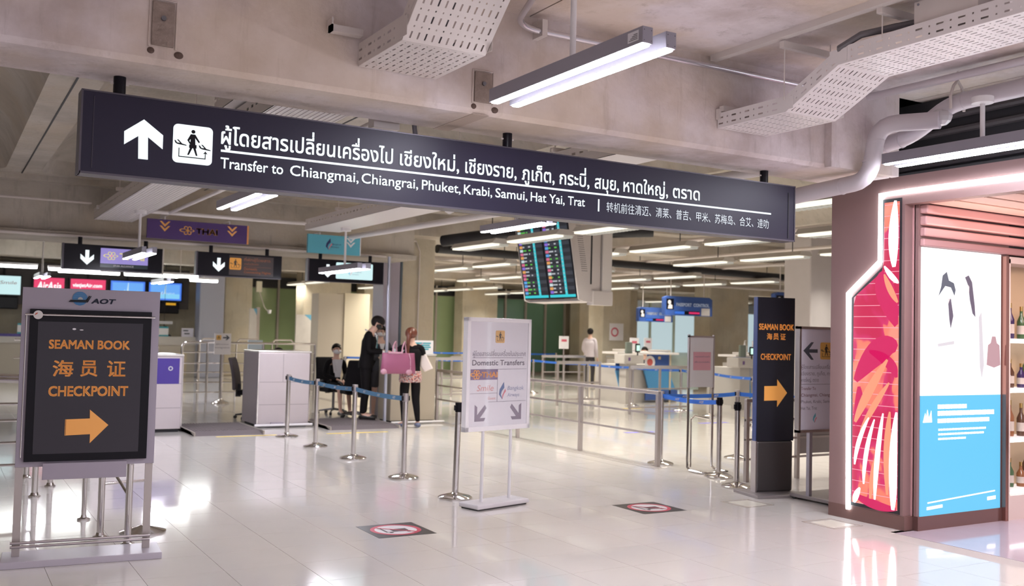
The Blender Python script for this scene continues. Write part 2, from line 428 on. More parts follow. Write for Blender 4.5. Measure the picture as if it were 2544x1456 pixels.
# far wall with green glass bays
wl = bx('wall_back', CON3, -9, 42, 33.3, 33.6, 0, 4.2); wl['kind'] = 'structure'
GREEN = mat('green_glass', (0.30, 0.39, 0.21), 0.12, spec=0.7, noise=0.12, nscale=0.8)
GREEND = mat('green_glass_deep', (0.13, 0.25, 0.17), 0.10, spec=0.7, noise=0.2, nscale=0.7)
FRAME = mat('window_frame', (0.38, 0.34, 0.30), 0.5)
for k, (a, b, n, gm) in enumerate(((8.95, 11.4, 2, GREEN), (12.45, 14.4, 2, GREEN), (15.2, 17.3, 2, GREEN), (18.35, 22.1, 4, GREEND), (23.1, 24.3, 1, GREEND))):
    o = bx('window_%d' % (k+1), FRAME, a, b, 33.2, 33.3, 0, 3.35); o['kind'] = 'structure'
    wd = (b-a)/n
    for i in range(n):
        bx('pane', gm, a+i*wd+.05, a+(i+1)*wd-.05, 33.17, 33.2, .08, 2.95, o)
    for i in range(n+1):
        bx('mullion', FRAME, a+i*wd-.035, a+i*wd+.035, 33.1, 33.2, 0, 3.35, o)
    bx('transom', DARK, a, b, 33.12, 33.2, 2.97, 3.33, o)
BRIGHT = mat('daylit_frosted_glass', (0.75, 0.86, 0.88), 0.4, emit=0.62, ecol=(0.72, 0.90, 0.95))
for k, (a, b, n) in enumerate(((25.2, 30.5, 4), (32.0, 38.0, 5))):
    o = bx('window_%d' % (k+6), FRAME, a, b, 33.2, 33.3, 0.6, 3.2); o['kind'] = 'structure'
    wd = (b-a)/n
    for i in range(n):
        bx('pane', BRIGHT, a+i*wd+.05, a+(i+1)*wd-.05, 33.17, 33.2, .7, 2.75, o)
        bx('pane', mat('upper_glass', (.42, .47, .52), .3), a+i*wd+.05, a+(i+1)*wd-.05, 33.17, 33.2, 2.82, 3.15, o)
        bx('mullion', mat('green_mullion', (.36, .40, .33), .5), a+i*wd-.05, a+i*wd+.05, 33.1, 33.2, 0.6, 3.2, o)
bx('wall_left', CON3, -9.2, -9.0, -4, 33.6, 0, 4.2, kind='structure')
bx('wall_right', CON3, 42.0, 42.2, -4, 33.6, 0, 4.2, kind='structure')
# cream partition under the right-hand sign
cp = bx('wall_partition', mat('cream_panel', (.78, .70, .54), .5), 9.25, 9.95, 24.3, 24.9, 0, 2.55, kind='structure')
bx('end_panel', mat('beige_panel', (.56, .50, .41), .5), 8.55, 9.24, 24.35, 24.9, 0, 2.52, cp)

# ================================================================ LAMPS
def twin_lamp(X, Y0, Y1, z, w_=0.062, gap=0.083, h=0.085, rod_z=3.7, rod_y=None, label='', canopy=True):
    t = thing('pendant_lamp', label, 'lamp', (X, Y0, z), 0, 'twin-bar pendant lamps')
    L_ = Y1-Y0
    for i in (0, 1):
        x = i*(w_+gap)
        hs = bx('housing', ALU, x, x+w_, 0, L_, 0.004, h, t, bevel=0.002)
        MB().prism(rrect(x+.004, x+w_-.004, 0.01, L_-.01, 0.02, 4), -0.002, 0.006, 'z').build('diffuser', LED, t)
        for yy in (0, L_):
            e = MB()
            for zz in (h*.2, h*.8):
                for xx in (x+w_*.15, x+w_*.85): e.tube([(xx, yy-.002, zz), (xx, yy+.002, zz)], .002, 6)
            e.build('end_screw', DARK, hs)
    cx = w_+gap/2; ry = (rod_y if rod_y is not None else (Y0+Y1)/2)-Y0
    MB().bx(cx-gap/2-.01, cx+gap/2+.01, ry-.03, ry+.03, h*.5, h*.8).build('bridge', ALU, t)
    MB().tube([(cx, ry, h*.6), (cx, ry, rod_z-z-.03)], 0.017, 12).build('suspension_rod', WHITE, t, smooth=True)
    if canopy: MB().lathe([(.03, -.05), (.075, -.045), (.075, 0)], 20, (cx, ry, rod_z-z)).build('ceiling_rose', WHITE, t, smooth=True)
    return t
nl = twin_lamp(2.845, 3.65, 5.15, 3.0, label='large twin-bar pendant lamp in front of the concrete beam, top centre')
st = MB().bx(-0.0015, -0.0005, .03, .115, .022, .072).build('rating_sticker', mat('sticker', (.75, .74, .78), .5), nl, label='small white printed sticker')
for k in range(4): MB().bx(-0.0022, -0.0014, .038+.0*k, .105-.012*k, .030+.008*k, .033+.008*k).build('print_line', DARK, st)
twin_lamp(6.36, 3.45, 5.09, 3.0, label='twin-bar pendant lamp at the right in front of the brown shop front', rod_z=3.395, rod_y=4.3)
twin_lamp(5.80, 9.2, 10.65, 2.85, label='pendant lamp under the hanging transfer sign, left of the flight board')
twin_lamp(2.43, 8.68, 10.14, 2.80, label='pendant lamp just under the left half of the transfer sign')
twin_lamp(2.20, 12.95, 14.43, 2.50, w_=.055, gap=.075, label='pendant lamp hanging before the purple screen sign', rod_z=3.12, rod_y=13.7)
twin_lamp(4.98, 12.65, 14.25, 2.44, w_=.07, gap=.06, label='pendant lamp hanging before the rightmost black airline sign', rod_z=3.07, rod_y=13.4)
twin_lamp(1.72, 21.3, 22.6, 2.50, label='small far pendant lamp before the pink screens at far left', rod_z=3.88)
twin_lamp(4.06, 21.2, 22.6, 2.50, label='small far pendant lamp before the rightmost blue screen', rod_z=3.88)
# linear lamps over the check-in desks
t = None
for i, (a, b, yy, zz) in enumerate(((0.2, 1.9, 24, 2.78), (2.07, 3.15, 23.6, 2.74), (2.55, 4.0, 26.5, 2.84), (4.1, 5.45, 26.5, 2.84), (4.48, 5.3, 23.6, 2.72), (5.5, 6.2, 25.4, 2.72))):
    o = thing('tube_lamp', 'bright straight tube lamp in the row over the check-in screens, %s' % ('far left', 'second from left', 'third from left', 'fourth from left', 'fifth from left', 'at the right end')[i], 'lamp', (a, yy, zz), 0, 'tube lamps over check-in')
    bx('housing', WHITE, 0, b-a, -.09, .09, .05, .10, o)
    MB().tube([(0.02, -.04, .03), (b-a-.02, -.04, .03)], .035, 10).tube([(0.02, .04, .03), (b-a-.02, .04, .03)], .035, 10).build('tube', LEDH if i > 9 else mat('desk_tube', (1, 1, 1), .4, emit=22, ecol=(.96, 1, .96)), o)
    MB().tube([((b-a)/2, 0, .1), ((b-a)/2, 0, 1.2)], .01, 6).build('hanger', GALV, o)
# louvred hall lamps in rows
ORD = 'first second third fourth fifth sixth seventh eighth ninth tenth eleventh twelfth thirteenth fourteenth'.split()
LAMPS = []
t0 = thing('louvre_lamp', 'louvred fluorescent ceiling lamp hung in rows over the arrival hall', 'lamp', (7.72, 7.9, 3.0), 0, 'louvred lamps in the hall ceiling')
MB().prism([(-.17, 0.03), (.17, 0.03), (.10, .11), (-.10, .11)], 0, 1.45).build('housing', mat('lamp_housing', (.52, .49, .45), .5), t0)
MB().bx(-.15, -.01, .04, 1.41, .0, .034).build('tube', LEDH, t0)
mb = MB()
for k in range(18): mb.bx(.02, .16, .05+k*.076, .085+k*.076, -.005, .032)
mb.build('louvre', mat('louvre_glow', (.9, .9, .85), .3, emit=0.34, ecol=(1, .95, .82)), t0)
MB().tube([(0, .3, .1), (0, .3, 1.22)], .008, 6).build('hanger', DARK, t0)
for X in (7.72, 10.1, 12.6, 15.1, 17.6, 20.1, 22.6, 25.1, 27.6):
    n = 0
    for k in range(13):
        Y = 7.9 + 1.85*k
        if X == 7.72 and (k == 0 or k > 5): continue
        if X/(Y+.7) > 1.25: continue
        if 15.7 < Y+1.45 and Y < 16.6 or 25.4 < Y+1.45 and Y < 26.3: continue
        if abs(X-15.1) < .1 and 12 < Y < 14.3: continue
        if (k*7+int(X*3)) % 7 in (1, 4): continue
        dup(t0, (X, Y, 3.0), label='louvred hall lamp, %s row from the left, %s along it from the camera' % (ORD[round((X-7.72)/2.49)], ORD[k])); LAMPS.append((X, Y+.72))
for X, Y in LAMPS:                                  # the downward light of each louvred lamp
    l = area('louvre_light', (X, Y, 2.985), .3, 1.4, 23, (1.0, .94, .82)); l.data.spread = R(120)
dup(t0, (7.72, 6.45, 2.98), label='louvred lamp between the transfer sign end and the brown shop front')

# ================================================================ PERFORATED CABLE TRAYS
def perf(mb, O, U, V, L_, W, du=0.052, nv=10, slot=(0.046, 0.010), dot=(0.010, 0.008), alt=False, m=0.015):
    """sheet O + u*U + v*V with alternating rows of slots and dots cut through"""
    O, U, V = Vector(O), Vector(U).normalized(), Vector(V).normalized()
    nu = max(1, round((L_-2*m)/du)); du = (L_-2*m)/nu; dv = (W-2*m)/nv
    P = lambda u, v: O+U*u+V*v
    def q(a, b, c, d): mb.quad(P(a, c), P(b, c), P(b, d), P(a, d))
    q(0, L_, 0, m); q(0, L_, W-m, W); q(0, m, m, W-m); q(L_-m, L_, m, W-m)
    for i in range(nu):
        for j in range(nv):
            a, b = m+i*du, m+(i+1)*du; c, d = m+j*dv, m+(j+1)*dv
            s = slot if (i+j*(1 if alt else 0)) % 2 == 0 else dot
            hu, hv = min(s[0], du*.8)/2, min(s[1], dv*.8)/2; uc, vc = (a+b)/2, (c+d)/2
            u0, u1, v0, v1 = uc-hu, uc+hu, vc-hv, vc+hv
            q(a, b, c, v0); q(a, b, v1, d); q(a, u0, v0, v1); q(u1, b, v0, v1)
def tray(name_label, path, X0, X1, h, m, cat='cable tray', nv=11, brackets=()):
    """path: list of (y, z) of the tray floor from the beam outward"""
    t = thing('cable_tray', name_label, cat, (X0, path[0][0], path[0][1]))
    y0, z0 = path[0]; W = X1-X0
    for i in range(len(path)-1):
        (ya, za), (yb, zb) = path[i], path[i+1]; ya -= y0; yb -= y0; za -= z0; zb -= z0
        U = Vector((0, yb-ya, zb-za)); L_ = U.length
        mb = MB(); perf(mb, (0, ya, za), U, (1, 0, 0), L_, W, nv=nv)
        mb.build('floor_panel', m, t, solid=.0025)
        for x in (0, W):
            sm = MB()
            # side panels sheared to stay upright: three strips with two rows of holes
            O = Vector((x, ya, za)); D = U.normalized(); n = max(2, round(L_/.07)); dl = L_/n
            for k in range(n):
                a = O+D*(k*dl); b = O+D*((k+1)*dl); z = Vector((0, 0, 1))
                f = [0, .22, .32, .62, .72, 1]
                for r_ in (0, 2, 4): sm.quad(a+z*h*f[r_], b+z*h*f[r_], b+z*h*f[r_+1], a+z*h*f[r_+1])
                for r_ in (1, 3):
                    w1 = .16 if k % 2 == 0 else .42
                    for p, q_ in ((0, w1), (1-w1, 1)):
                        A = a+D*(dl*p); B = a+D*(dl*q_); sm.quad(A+z*h*f[r_], B+z*h*f[r_], B+z*h*f[r_+1], A+z*h*f[r_+1])
            sm.build('side_panel', m, t, solid=.0025)
        # joint plate where the run bends
        if i:
            for x in (-.004, W+.004):
                jp = MB(); jp.quad((x, ya-.07, za+.012), (x, ya+.07, za+.012+ (zb-za)/max(.01, abs(yb-ya))*-.0), (x, ya+.07, za+h*.9), (x, ya-.07, za+h*.9))
                jp.build('joint_plate', m, t, solid=.003)
    mb = MB()
    for k in range(3): mb.tube([(W*(.25+.2*k), p[0]-y0, p[1]-z0+.03) for p in path], .012+.003*k, 6)
    mb.build('cable', mat('grey_cable', (.16, .15, .17), .6), t)
    return t
tr = tray('beige perforated cable tray meeting the beam left of the large twin lamp', [(5.44, 3.172), (4.80, 3.172), (4.38, 3.555), (3.6, 3.555)], 2.106, 2.62, .135, GALV)
MB().bx(-.2, -.005, -.08, -.02, .16, .2).bx(-.2, -.19, -.08, 0, .16, .24).build('wall_bracket', GALV, tr)
tr = tray('white perforated cable tray rising along the ceiling at upper right', [(5.44, 3.168), (4.765, 3.168), (4.312, 3.392), (2.2, 3.40)], 4.962, 5.456, .11, GALVW)
MB().bx(-.02, .01, -.03, 0, .06, .14).bx(.0, .45, -.06, -.015, .12, .16).build('wall_bracket', GALV, tr)
# strut and threaded rods that carry the right tray
t = thing('hanger_strut', 'short grey steel strut on thin rods above the rising white cable tray', 'bracket', (4.9, 4.75, 3.6))
bx('channel', GALV, 0, .52, -.02, .02, 0.0, .045, t)
for x in (.03, .48): MB().tube([(x, 0, -.36), (x, 0, .1)], .004, 6).build('threaded_rod', GALV, t)
t = thing('hanger_strut', 'grey steel strut under the ceiling beside the junction box', 'bracket', (4.9, 3.95, 3.62))
bx('channel', GALV, 0, .56, -.02, .02, 0.0, .045, t)
for x in (.03, .5): MB().tube([(x, 0, -.15), (x, 0, .08)], .004, 6).build('threaded_rod', GALV, t)
t = thing('junction_box', 'grey steel junction box above the white cable tray, top right', 'box', (4.99, 3.35, 3.45))
bx('case', GALV, 0, .3, 0, .42, .02, .2, t, bevel=.003)
for yy in (.03, .39):
    for zz in (.04, .18): MB().tube([(-.003, yy, zz), (.003, yy, zz)], .008, 8).build('screw', ALU, t)
MB().tube([(5.02, 4.35, 3.44), (4.96, 4.30, 3.50), (4.98, 4.15, 3.55), (5.05, 3.95, 3.56), (5.1, 3.77, 3.56)], .022, 8).build('flexible_conduit', mat('dark_conduit', (.12, .11, .12), .4), smooth=True)
tag(bpy.data.objects['flexible_conduit'], 'dark flexible conduit curling into the junction box at top right', 'conduit')
# ceiling strips near the right
for k, (a, b) in enumerate((((5.6, 5.4, 3.68), (3.9, 4.0, 3.68)), )):
    pass
o = MB().bx(4.86, 4.92, 2.0, 5.42, 3.655, 3.70).build('ceiling_rail', GALV); tag(o, 'long flat steel rail fixed under the ceiling slab above the white tray', 'rail')

def run_tray(label, X0, X1, Y0, Y1, z, h=.16, ribs=0, m=GALVW):
    t = thing('cable_tray', label, 'cable tray', (X0, Y0, z))
    W = X1-X0; L_ = Y1-Y0
    bx('floor_panel', m, 0, W, 0, L_, 0, .004, t)
    if ribs:
        mb = MB()
        for k in range(ribs): 
            x = W*(k+.5)/ribs; mb.bx(x-.004, x+.004, 0, L_, -.005, 0)
        mb.build('floor_rib', m, t)
    for x in (0, W-.004):
        sm = MB(); n = int(L_/.12)
        for k in range(n):
            a, b = k*L_/n, (k+1)*L_/n
            sm.bx(x, x+.003, a, b, 0, h*.55); sm.bx(x, x+.003, a, b, h*.68, h); sm.bx(x, x+.003, a, a+(b-a)*.55, h*.55, h*.68)
        sm.build('side_panel', m if m is not GALVW else GALV, t)
    for y in [L_*.3, L_*.75]:
        MB().bx(-.04, W+.04, y-.03, y+.03, h, h+.04).tube([(0, y, h), (0, y, 4.14-z)], .005, 6).tube([(W, y, h), (W, y, 4.14-z)], .005, 6).build('hanger', GALV, t)
    return t
run_tray('white ribbed cable tray behind the left end of the transfer sign', 1.93, 2.47, 6.15, 15.4, 3.12, ribs=14)
run_tray('cable tray with lit underside above the turquoise banner', 4.70, 5.24, 8.5, 14.1, 3.07)
run_tray('perforated cable tray seen just above the right half of the transfer sign', 5.0, 5.45, 6.3, 8.2, 3.17)
run_tray('perforated cable tray seen just above the left half of the transfer sign', 1.85, 2.38, 6.15, 7.9, 3.30)

# ================================================================ PIPES
def pipe(label, pts, r, m=PIPE, cat='pipe', name='pipe', couplings=(), n=14, smooth_bend=0):
    P = [Vector(p) for p in pts]
    if smooth_bend:
        out = [P[0]]
        for i in range(1, len(P)-1):
            a, b, c = P[i-1], P[i], P[i+1]; d = min(smooth_bend, (b-a).length*.49, (c-b).length*.49)
            s, e = b+(a-b).normalized()*d, b+(c-b).normalized()*d
            for k in range(6):
                t_ = k/5; out.append(s*(1-t_)**2+b*2*t_*(1-t_)+e*t_**2)
        out.append(P[-1]); P = out
    t = thing(name, label, cat, tuple(P[0]))
    o = P[0]
    MB().tube([p-o for p in P], r, n).build('tube', m, t, smooth=True)
    for c, d in couplings:
        c, d = Vector(c)-o, Vector(d).normalized(); MB().tube([c-d*.006, c+d*.006], r*1.05, n).build('joint_ring', m, t, smooth=True)
    return t
pipe('fat grey drain pipe that drops past the beam end and runs behind the sign', [(6.45, 7.4, 2.79), (6.45, 5.28, 2.91), (6.45, 5.20, 3.35), (6.62, 4.76, 3.33)], .069, smooth_bend=.16,
     couplings=[((6.45, 5.55, 2.893), (0, 1, 0)), ((6.45, 5.26, 3.06), (0, 0, 1)), ((6.45, 5.22, 3.22), (0, 0, 1))])
pipe('fat grey drain pipe rising to the right under the white cable tray', [(6.69, 5.36, 3.23), (6.69, 5.07, 3.26), (6.69, 4.72, 3.46), (6.69, 2.5, 3.49)], .066, smooth_bend=.14,
     couplings=[((6.69, 5.3, 3.235), (0, 1, 0)), ((6.69, 5.16, 3.25), (0, 1, 0)), ((6.69, 4.6, 3.463), (0, 1, 0))])
MB().ball((6.66, 4.78, 3.36), .075, .09, .07, 10, 6).build('plastic_wrap', mat('plastic', (.6, .58, .6), .25)); tag(bpy.data.objects['plastic_wrap'], 'crumpled clear plastic wrapped round the drain pipe joint', 'wrapping')
t = thing('pipe_hanger', 'looped strap hanger holding the fat grey drain pipe at right', 'hanger', (6.69, 4.66, 3.48))
MB().tube([(-.08, 0, -.08), (-.085, 0, .02), (-.05, 0, .1), (0, 0, .15), (.05, 0, .1), (.085, 0, .02), (.08, 0, -.08)], .012, 6).build('strap', GALV, t)
MB().tube([(0, 0, .13), (0, 0, .3)], .008, 6).build('rod', GALV, t)
pipe('thin grey pipe running under the ceiling at upper right', [(6.55, 6.0, 3.66), (6.55, 5.3, 3.62), (6.55, 2.0, 3.62)], .03)
pipe('silver conduit crossing the front of the concrete beam', [(2.95, 4.7, 3.66), (3.13, 5.30, 3.60), (3.25, 5.36, 3.585), (6.2, 5.36, 3.60)], .021, m=mat('silver', (.66, .64, .68), .25, .8), smooth_bend=.1)
MB().bx(3.33, 3.37, 5.33, 5.45, 3.55, 3.66).build('pipe_clamp', GALV); tag(bpy.data.objects['pipe_clamp'], 'steel clamp fixing the silver conduit to the beam', 'clamp')
pipe('white pipe crossing above the purple banner', [(1.9, 14.9, 3.25), (4.3, 14.9, 3.25), (5.2, 14.9, 3.26)], .03, m=GALVW)
pipe('long bright pipe running back over the turquoise banner', [(6.3, 6.05, 3.1), (5.70, 15.5, 3.1)], .045, m=GALVW)
pipe('thin white pipe running back left of the far pendant lamp', [(2.95, 6.05, 3.25), (2.9, 15.5, 3.25)], .025, m=GALVW)
pipe('white cable pipe just below the far beam over the black airline signs', [(-9, 15.45, 2.86), (6.6, 15.45, 2.86)], .022, m=GALV)
pipe('long black pipe crossing the hall ceiling', [(8.3, 16.95, 3.2), (30, 18.9, 3.2)], .085, m=DARK)
pipe('black duct pipe right of the near column', [(7.75, 15.6, 3.22), (8.2, 14.8, 3.3), (10.6, 13.2, 3.42)], .10, m=DARK, smooth_bend=.3)
pipe('red and grey sprinkler pipe over the flight board', [(7.8, 14.0, 3.62), (10.8, 12.2, 3.66)], .018, m=mat('red_pipe', (.4, .12, .09), .5))
for k, (X, z, r_) in enumerate(((8.9, 3.28, .03), (11.3, 3.3, .035), (13.8, 3.3, .03), (16.3, 3.3, .04))):
    pipe('grey pipe running away under the hall ceiling, %s' % ('nearest the flight board', 'second row', 'third row', 'fourth row')[k], [(X, 6.2, z), (X, 25.5, z)], r_, m=GALV)
for k, (Y, z) in enumerate(((11.2, 3.35), (20.3, 3.3), (23.2, 3.25))):
    pipe('beige strut crossing the hall ceiling, %s' % ('nearest', 'middle', 'farthest')[k], [(7.8, Y, z), (32, Y, z)], .05, m=GALV, name='strut', cat='strut')
t = thing('junction_box', 'small grey box with curled cable on the beam edge above the sign', 'box', (2.47, 6.06, 2.98))
bx('case', GALV, 0, .19, 0, .1, -.02, .1, t, bevel=.004)
MB().tube([(.1, -.02, .06), (.2, -.02, .1), (.28, -.02, .07), (.3, -.02, -.05)], .018, 8).build('cable', mat('grey_cable', (.16, .15, .17), .6), t, smooth=True)

# ================================================================ PICTOGRAM AND LOGO HELPERS
def connecting_pictogram(cx, cz, s, y, parent, bg, fg, round_=.12):
    """walking passenger between two aircraft over a route line, on a rounded square of side s"""
    p = poly(rrect(cx-s/2, cx+s/2, cz-s/2, cz+s/2, s*round_), y, bg, parent, 'pictogram')
    u = s/96; Y = y-.0045
    q = lambda pts: [(cx+a*u, cz+b*u*1.12) for a, b in pts]
    mb = MB()
    def add(pts): mb.prism(q(pts), Y, Y+.0015)
    add([(5*math.cos(k*math.pi/5), 29+4.2*math.sin(k*math.pi/5)) for k in range(10)])
    add([(-6, 23), (5, 23), (17, 7), (14, 5), (5, 15), (6, 0), (-7, 0), (-6, 12), (-9, 8), (-4, 1), (-8, 1), (-14, 9)])
    add([(-9, 0), (9, 0), (9, -8), (-9, -8)])
    add([(-7, -8), (-1, -8), (-9, -24), (-13, -24)]); add([(1, -8), (7, -8), (12, -24), (8, -24)])
    for sx in (-1, 1):
        dx, dz = (-45, -2) if sx < 0 else (14, -8)
        add([(dx, 8+dz), (dx+3, 8+dz), (dx+7, 3+dz), (dx+14, 3+dz), (dx+6, 10+dz), (dx+10, 10+dz), (dx+19, 2+dz), (dx+29, 0+dz), (dx+30, -2+dz), (dx+8, 0+dz), (dx+3, 2+dz)])
    add([(-34, -10), (-32, -10), (-32, -28), (30, -28), (30, -16), (32, -16), (32, -30), (-34, -30)])
    add([(31, -12), (36, -18), (33, -18), (31, -15.5), (29, -18), (26, -18)])
    mb.build('pictogram_glyph', fg, p)
    return p
def orchid_logo(cx, cz, s, y, parent, m, m2=None):
    mb = MB()
    for a, l in ((0, .50), (60, .40), (120, .42), (180, .62), (240, .42), (300, .40)):
        ca, sa = math.cos(R(a)), math.sin(R(a)); pts = []
        for k in range(12):
            t_ = 2*math.pi*k/12; px, pz = l*.55*(1+math.cos(t_))+.04, .19*math.sin(t_)*(1 if a else .7)
            pts.append((cx+s*(px*ca-pz*sa), cz+s*(px*sa+pz*ca)*.85))
        n = len(pts)
        cxx, czz = sum(p[0] for p in pts)/n, sum(p[1] for p in pts)/n
        for k in range(n):
            a_, b_ = pts[k], pts[(k+1) % n]
            i_ = lambda p: (cxx+(p[0]-cxx)*.62, czz+(p[1]-czz)*.62)
            mb.quad((a_[0], y, a_[1]), (b_[0], y, b_[1]), (i_(b_)[0], y, i_(b_)[1]), (i_(a_)[0], y, i_(a_)[1]))
    o = mb.build('logo', m, parent, solid=.002)
    MB().prism(disc(cx, cz, s*.09, 10), y-.003, y-.001).build('logo_centre', m2 or m, o)
    return o
def swoosh_logo(cx, cz, s, y, parent, m1, m2):
    a = [(0.0, -.5), (-.28, -.2), (-.22, .12), (.12, .55), (.16, .2), (-.05, 0), (-.12, -.2)]
    b = [(.0, -.5), (.02, -.25), (.25, .12), (.30, -.02), (.12, -.2)]
    c = [(.02, -.25), (.0, -.05), (.16, .14), (.25, .12)]
    o = poly([(cx+p*s, cz+q*s) for p, q in a], y, m1, parent, 'logo')
    MB().prism([(cx+p*s, cz+q*s) for p, q in b], y-.004, y-.001).build('logo_tail', m2, o)
    return o
def aot_letters(x0, x1, z0, z1, y, m, parent): return text('AOT', x0, x1, z0, z1, y, m, parent, bold=.035, slant=.22)
def down_chevrons(cx, cz, s, y, m, parent):
    mb = MB()
    for dz in (.28, -.12):
        mb.prism([(cx-s*.45, cz+s*(dz+.34)), (cx-s*.27, cz+s*(dz+.34)), (cx, cz+s*(dz+.08)), (cx+s*.27, cz+s*(dz+.34)), (cx+s*.45, cz+s*(dz+.34)), (cx, cz+s*(dz-.16))], y-.003, y)
    return mb.build('chevrons', m, parent)

# ================================================================ THE HANGING TRANSFER SIGN
sg = thing('hanging_sign', 'long black hanging sign with white Transfer to Chiangmai lettering and up arrow', 'sign', (0.642, 5.80, 2.428))
W, H = 5.523, 0.462
bx('housing', SIGNB, 0.004, W-.004, .004, .14, 0.004, H-.004, sg, bevel=.002)
TRIM = mat('sign_trim', (.085, .075, .095), .4, .4)
MB().bx(0, W, 0.0, .145, -.004, .008).bx(0, W, 0, .145, H-.006, H+.002).bx(-.004, .006, 0, .145, -.004, H+.002).bx(W-.006, W+.004, 0, .145, -.004, H+.002).build('edge_trim', TRIM, sg)
MB().bx(W-.08, W-.072, -.001, .01, .02, H-.06).build('panel_joint', DARK, sg)
MB().bx(.062, .064, .001, .01, .03, H-.03).build('panel_joint', TRIM, sg)
F = lambda x: x-.642
G = lambda z: z-2.428
poly([(F(.969), G(2.762)), (F(.866), G(2.682)), (F(.868), G(2.608)), (F(.942), G(2.664)), (F(.946), G(2.535)), (F(.998), G(2.535)), (F(.994), G(2.664)), (F(1.076), G(2.604)), (F(1.076), G(2.684))], 0, LIT, sg, 'arrow')
connecting_pictogram(F(1.243), G(2.650), .224, 0, sg, LIT, BLACK)
Z0, Z1 = G(2.674), G(2.762)
REF = 'ตราด'
# x extents as on the panel; the height of plain Thai letters sets the scale
def thai(s, a, b): text(s, F(a), F(b), None, None, 0, LIT, sg) 
def thai_fit(s, a, b, y, m, parent, zb, zt, xo=0., bold=.013):
    k = (s, bold, 0.0)
    if k not in _tc: _tc[k] = text_mesh(s, bold)
    V, Fc = _tc[k]
    kr = ('ดราด', bold, 0.0)
    if kr not in _tc: _tc[kr] = text_mesh('ดราด', bold)
    RV = _tc[kr][0]; r0, r1 = min(p[1] for p in RV), max(p[1] for p in RV)
    sc = (zt-zb)/(r1-r0); m0, m1 = min(p[1] for p in V), max(p[1] for p in V)
    return text(s, a, b, zb+(m0-r0)*sc, zb+(m1-r0)*sc, y, m, parent, bold=bold)
for s, a, b in (('ผู้โดยสารเปลี่ยนเครื่องไป', 1.404, 2.504), ('เชียงใหม่,', 2.553, 2.988), ('เชียงราย,', 3.034, 3.439), ('ภูเก็ต,', 3.482, 3.755), ('กระบี่,', 3.797, 4.058), ('สมุย,', 4.105, 4.326), ('หาดใหญ่,', 4.367, 4.794), ('ตราด', 4.842, 5.114)):
    thai_fit(s, F(a), F(b), 0, LIT, sg, Z0, Z0+.078)
MB().bx(F(1.405), F(5.885), -.003, 0, G(2.629), G(2.642)).build('rule', LIT, sg)
for s, a, b in (('Transfer to', 1.405, 1.783), ('Chiangmai,', 1.826, 2.273), ('Chiangrai,', 2.292, 2.689), ('Phuket,', 2.715, 3.004), ('Krabi,', 3.028, 3.248), ('Samui,', 3.273, 3.532), ('Hat Yai,', 3.558, 3.845), ('Trat', 3.873, 4.022)):
    k = (s, .009, 0.0)
    if k not in _tc: _tc[k] = text_mesh(s, .009)
    kr = ('T', .009, 0.0)
    if kr not in _tc: _tc[kr] = text_mesh('T', .009)
    RV = _tc[kr][0]; r0, r1 = min(p[1] for p in RV), max(p[1] for p in RV); V = _tc[k][0]
    sc = .064/(r1-r0)
    text(s, F(a), F(b), G(2.532)+(min(p[1] for p in V)-r0)*sc, G(2.532)+(max(p[1] for p in V)-r0)*sc, 0, LIT, sg, bold=.009)
MB().bx(F(4.139), F(4.150), -.003, 0, G(2.508), G(2.598)).build('divider', LIT, sg)
text('转机前往清迈、清莱、普吉、甲米、苏梅岛、合艾、逹叻', F(4.216), F(5.861), G(2.510), G(2.586), 0, mat('lit_soft', (1, 1, 1), .4, emit=.8, ecol=(.86, .93, 1)), sg)
for x in (.842, 3.398, 5.872):
    hb = MB().tube([(F(x), .07, H), (F(x), .07, 3.0-2.428)], .034, 16).build('hanger_tube', BLACK, sg, smooth=True)
    MB().tube([(F(x)-.05, .07, H+.07), (F(x)+.05, .07, H+.07)], .006, 6).tube([(F(x), .07, H+.1), (F(x), .07, 3.0-2.428-.002)], .028, 12).build('pin', GALV, hb)
    MB().tube([(F(x)-.08, .07, H), (F(x)-.08, .07, H+.008)], .008, 8).tube([(F(x)+.08, .07, H), (F(x)+.08, .07, H+.008)], .008, 8).build('bolt', TRIM, sg)

# ================================================================ LEFT NOTICE STAND
ls = thing('notice_stand', 'tall lilac notice stand with black Seaman Book Checkpoint panel at far left', 'sign stand', (0.497, 7.07, 0), R(-5.07))
yb = .15
bx('base', mat('lilac_base', (.50, .46, .52), .3), -.08, .905, 0, .34, 0.0, .045, ls, bevel=.004)
for x in (-.02, .79): bx('post', mat('post_steel', (.50, .45, .43), .38, .85), x, x+.048, yb+.02, yb+.045, .045, .64, ls)
bx('board', LILAC, -.022, .843, yb, yb+.045, .633, 1.828, ls, bevel=.002)
pn = bx('frame_panel', BLACK, .028, .791, yb-.022, yb, .67, 1.684, ls, bevel=.002)
bx('notice_sheet', CHARC, .079, .735, yb-.026, yb-.022, .72, 1.602, ls)
yt = yb-.0265
OR = ORANGE
text('SEAMAN BOOK', .149, .655, 1.420, 1.482, yt, OR, ls, bold=.028)
for ch, a, b in (('海', .178, .305), ('员', .348, .455), ('证', .515, .633)):
    text(ch, a, b, 1.235, 1.345, yt, OR, ls, bold=.016)
text('CHECKPOINT', .158, .655, 1.102, 1.172, yt, OR, ls, bold=.030)
poly([(.268, .948), (.268, .840), (.425, .846), (.425, .785), (.538, .906), (.418, 1.012), (.420, .952)], yt, OR, ls, 'arrow')
for a in (.262, .266): pass
MB().bx(.272, .274, yt-.005, yt-.003, .842, .947).build('arrow_crease', DARK, ls)
cb = MB().tube([(.0, yb-.04, 1.646), (.812, yb-.04, 1.646)], .0075, 10).build('clamp_bar', STEEL, ls, smooth=True)
MB().tube([(.008, yb-.04, 1.642), (.008, yb-.04, .70)], .004, 6).build('side_rod', STEEL, ls)
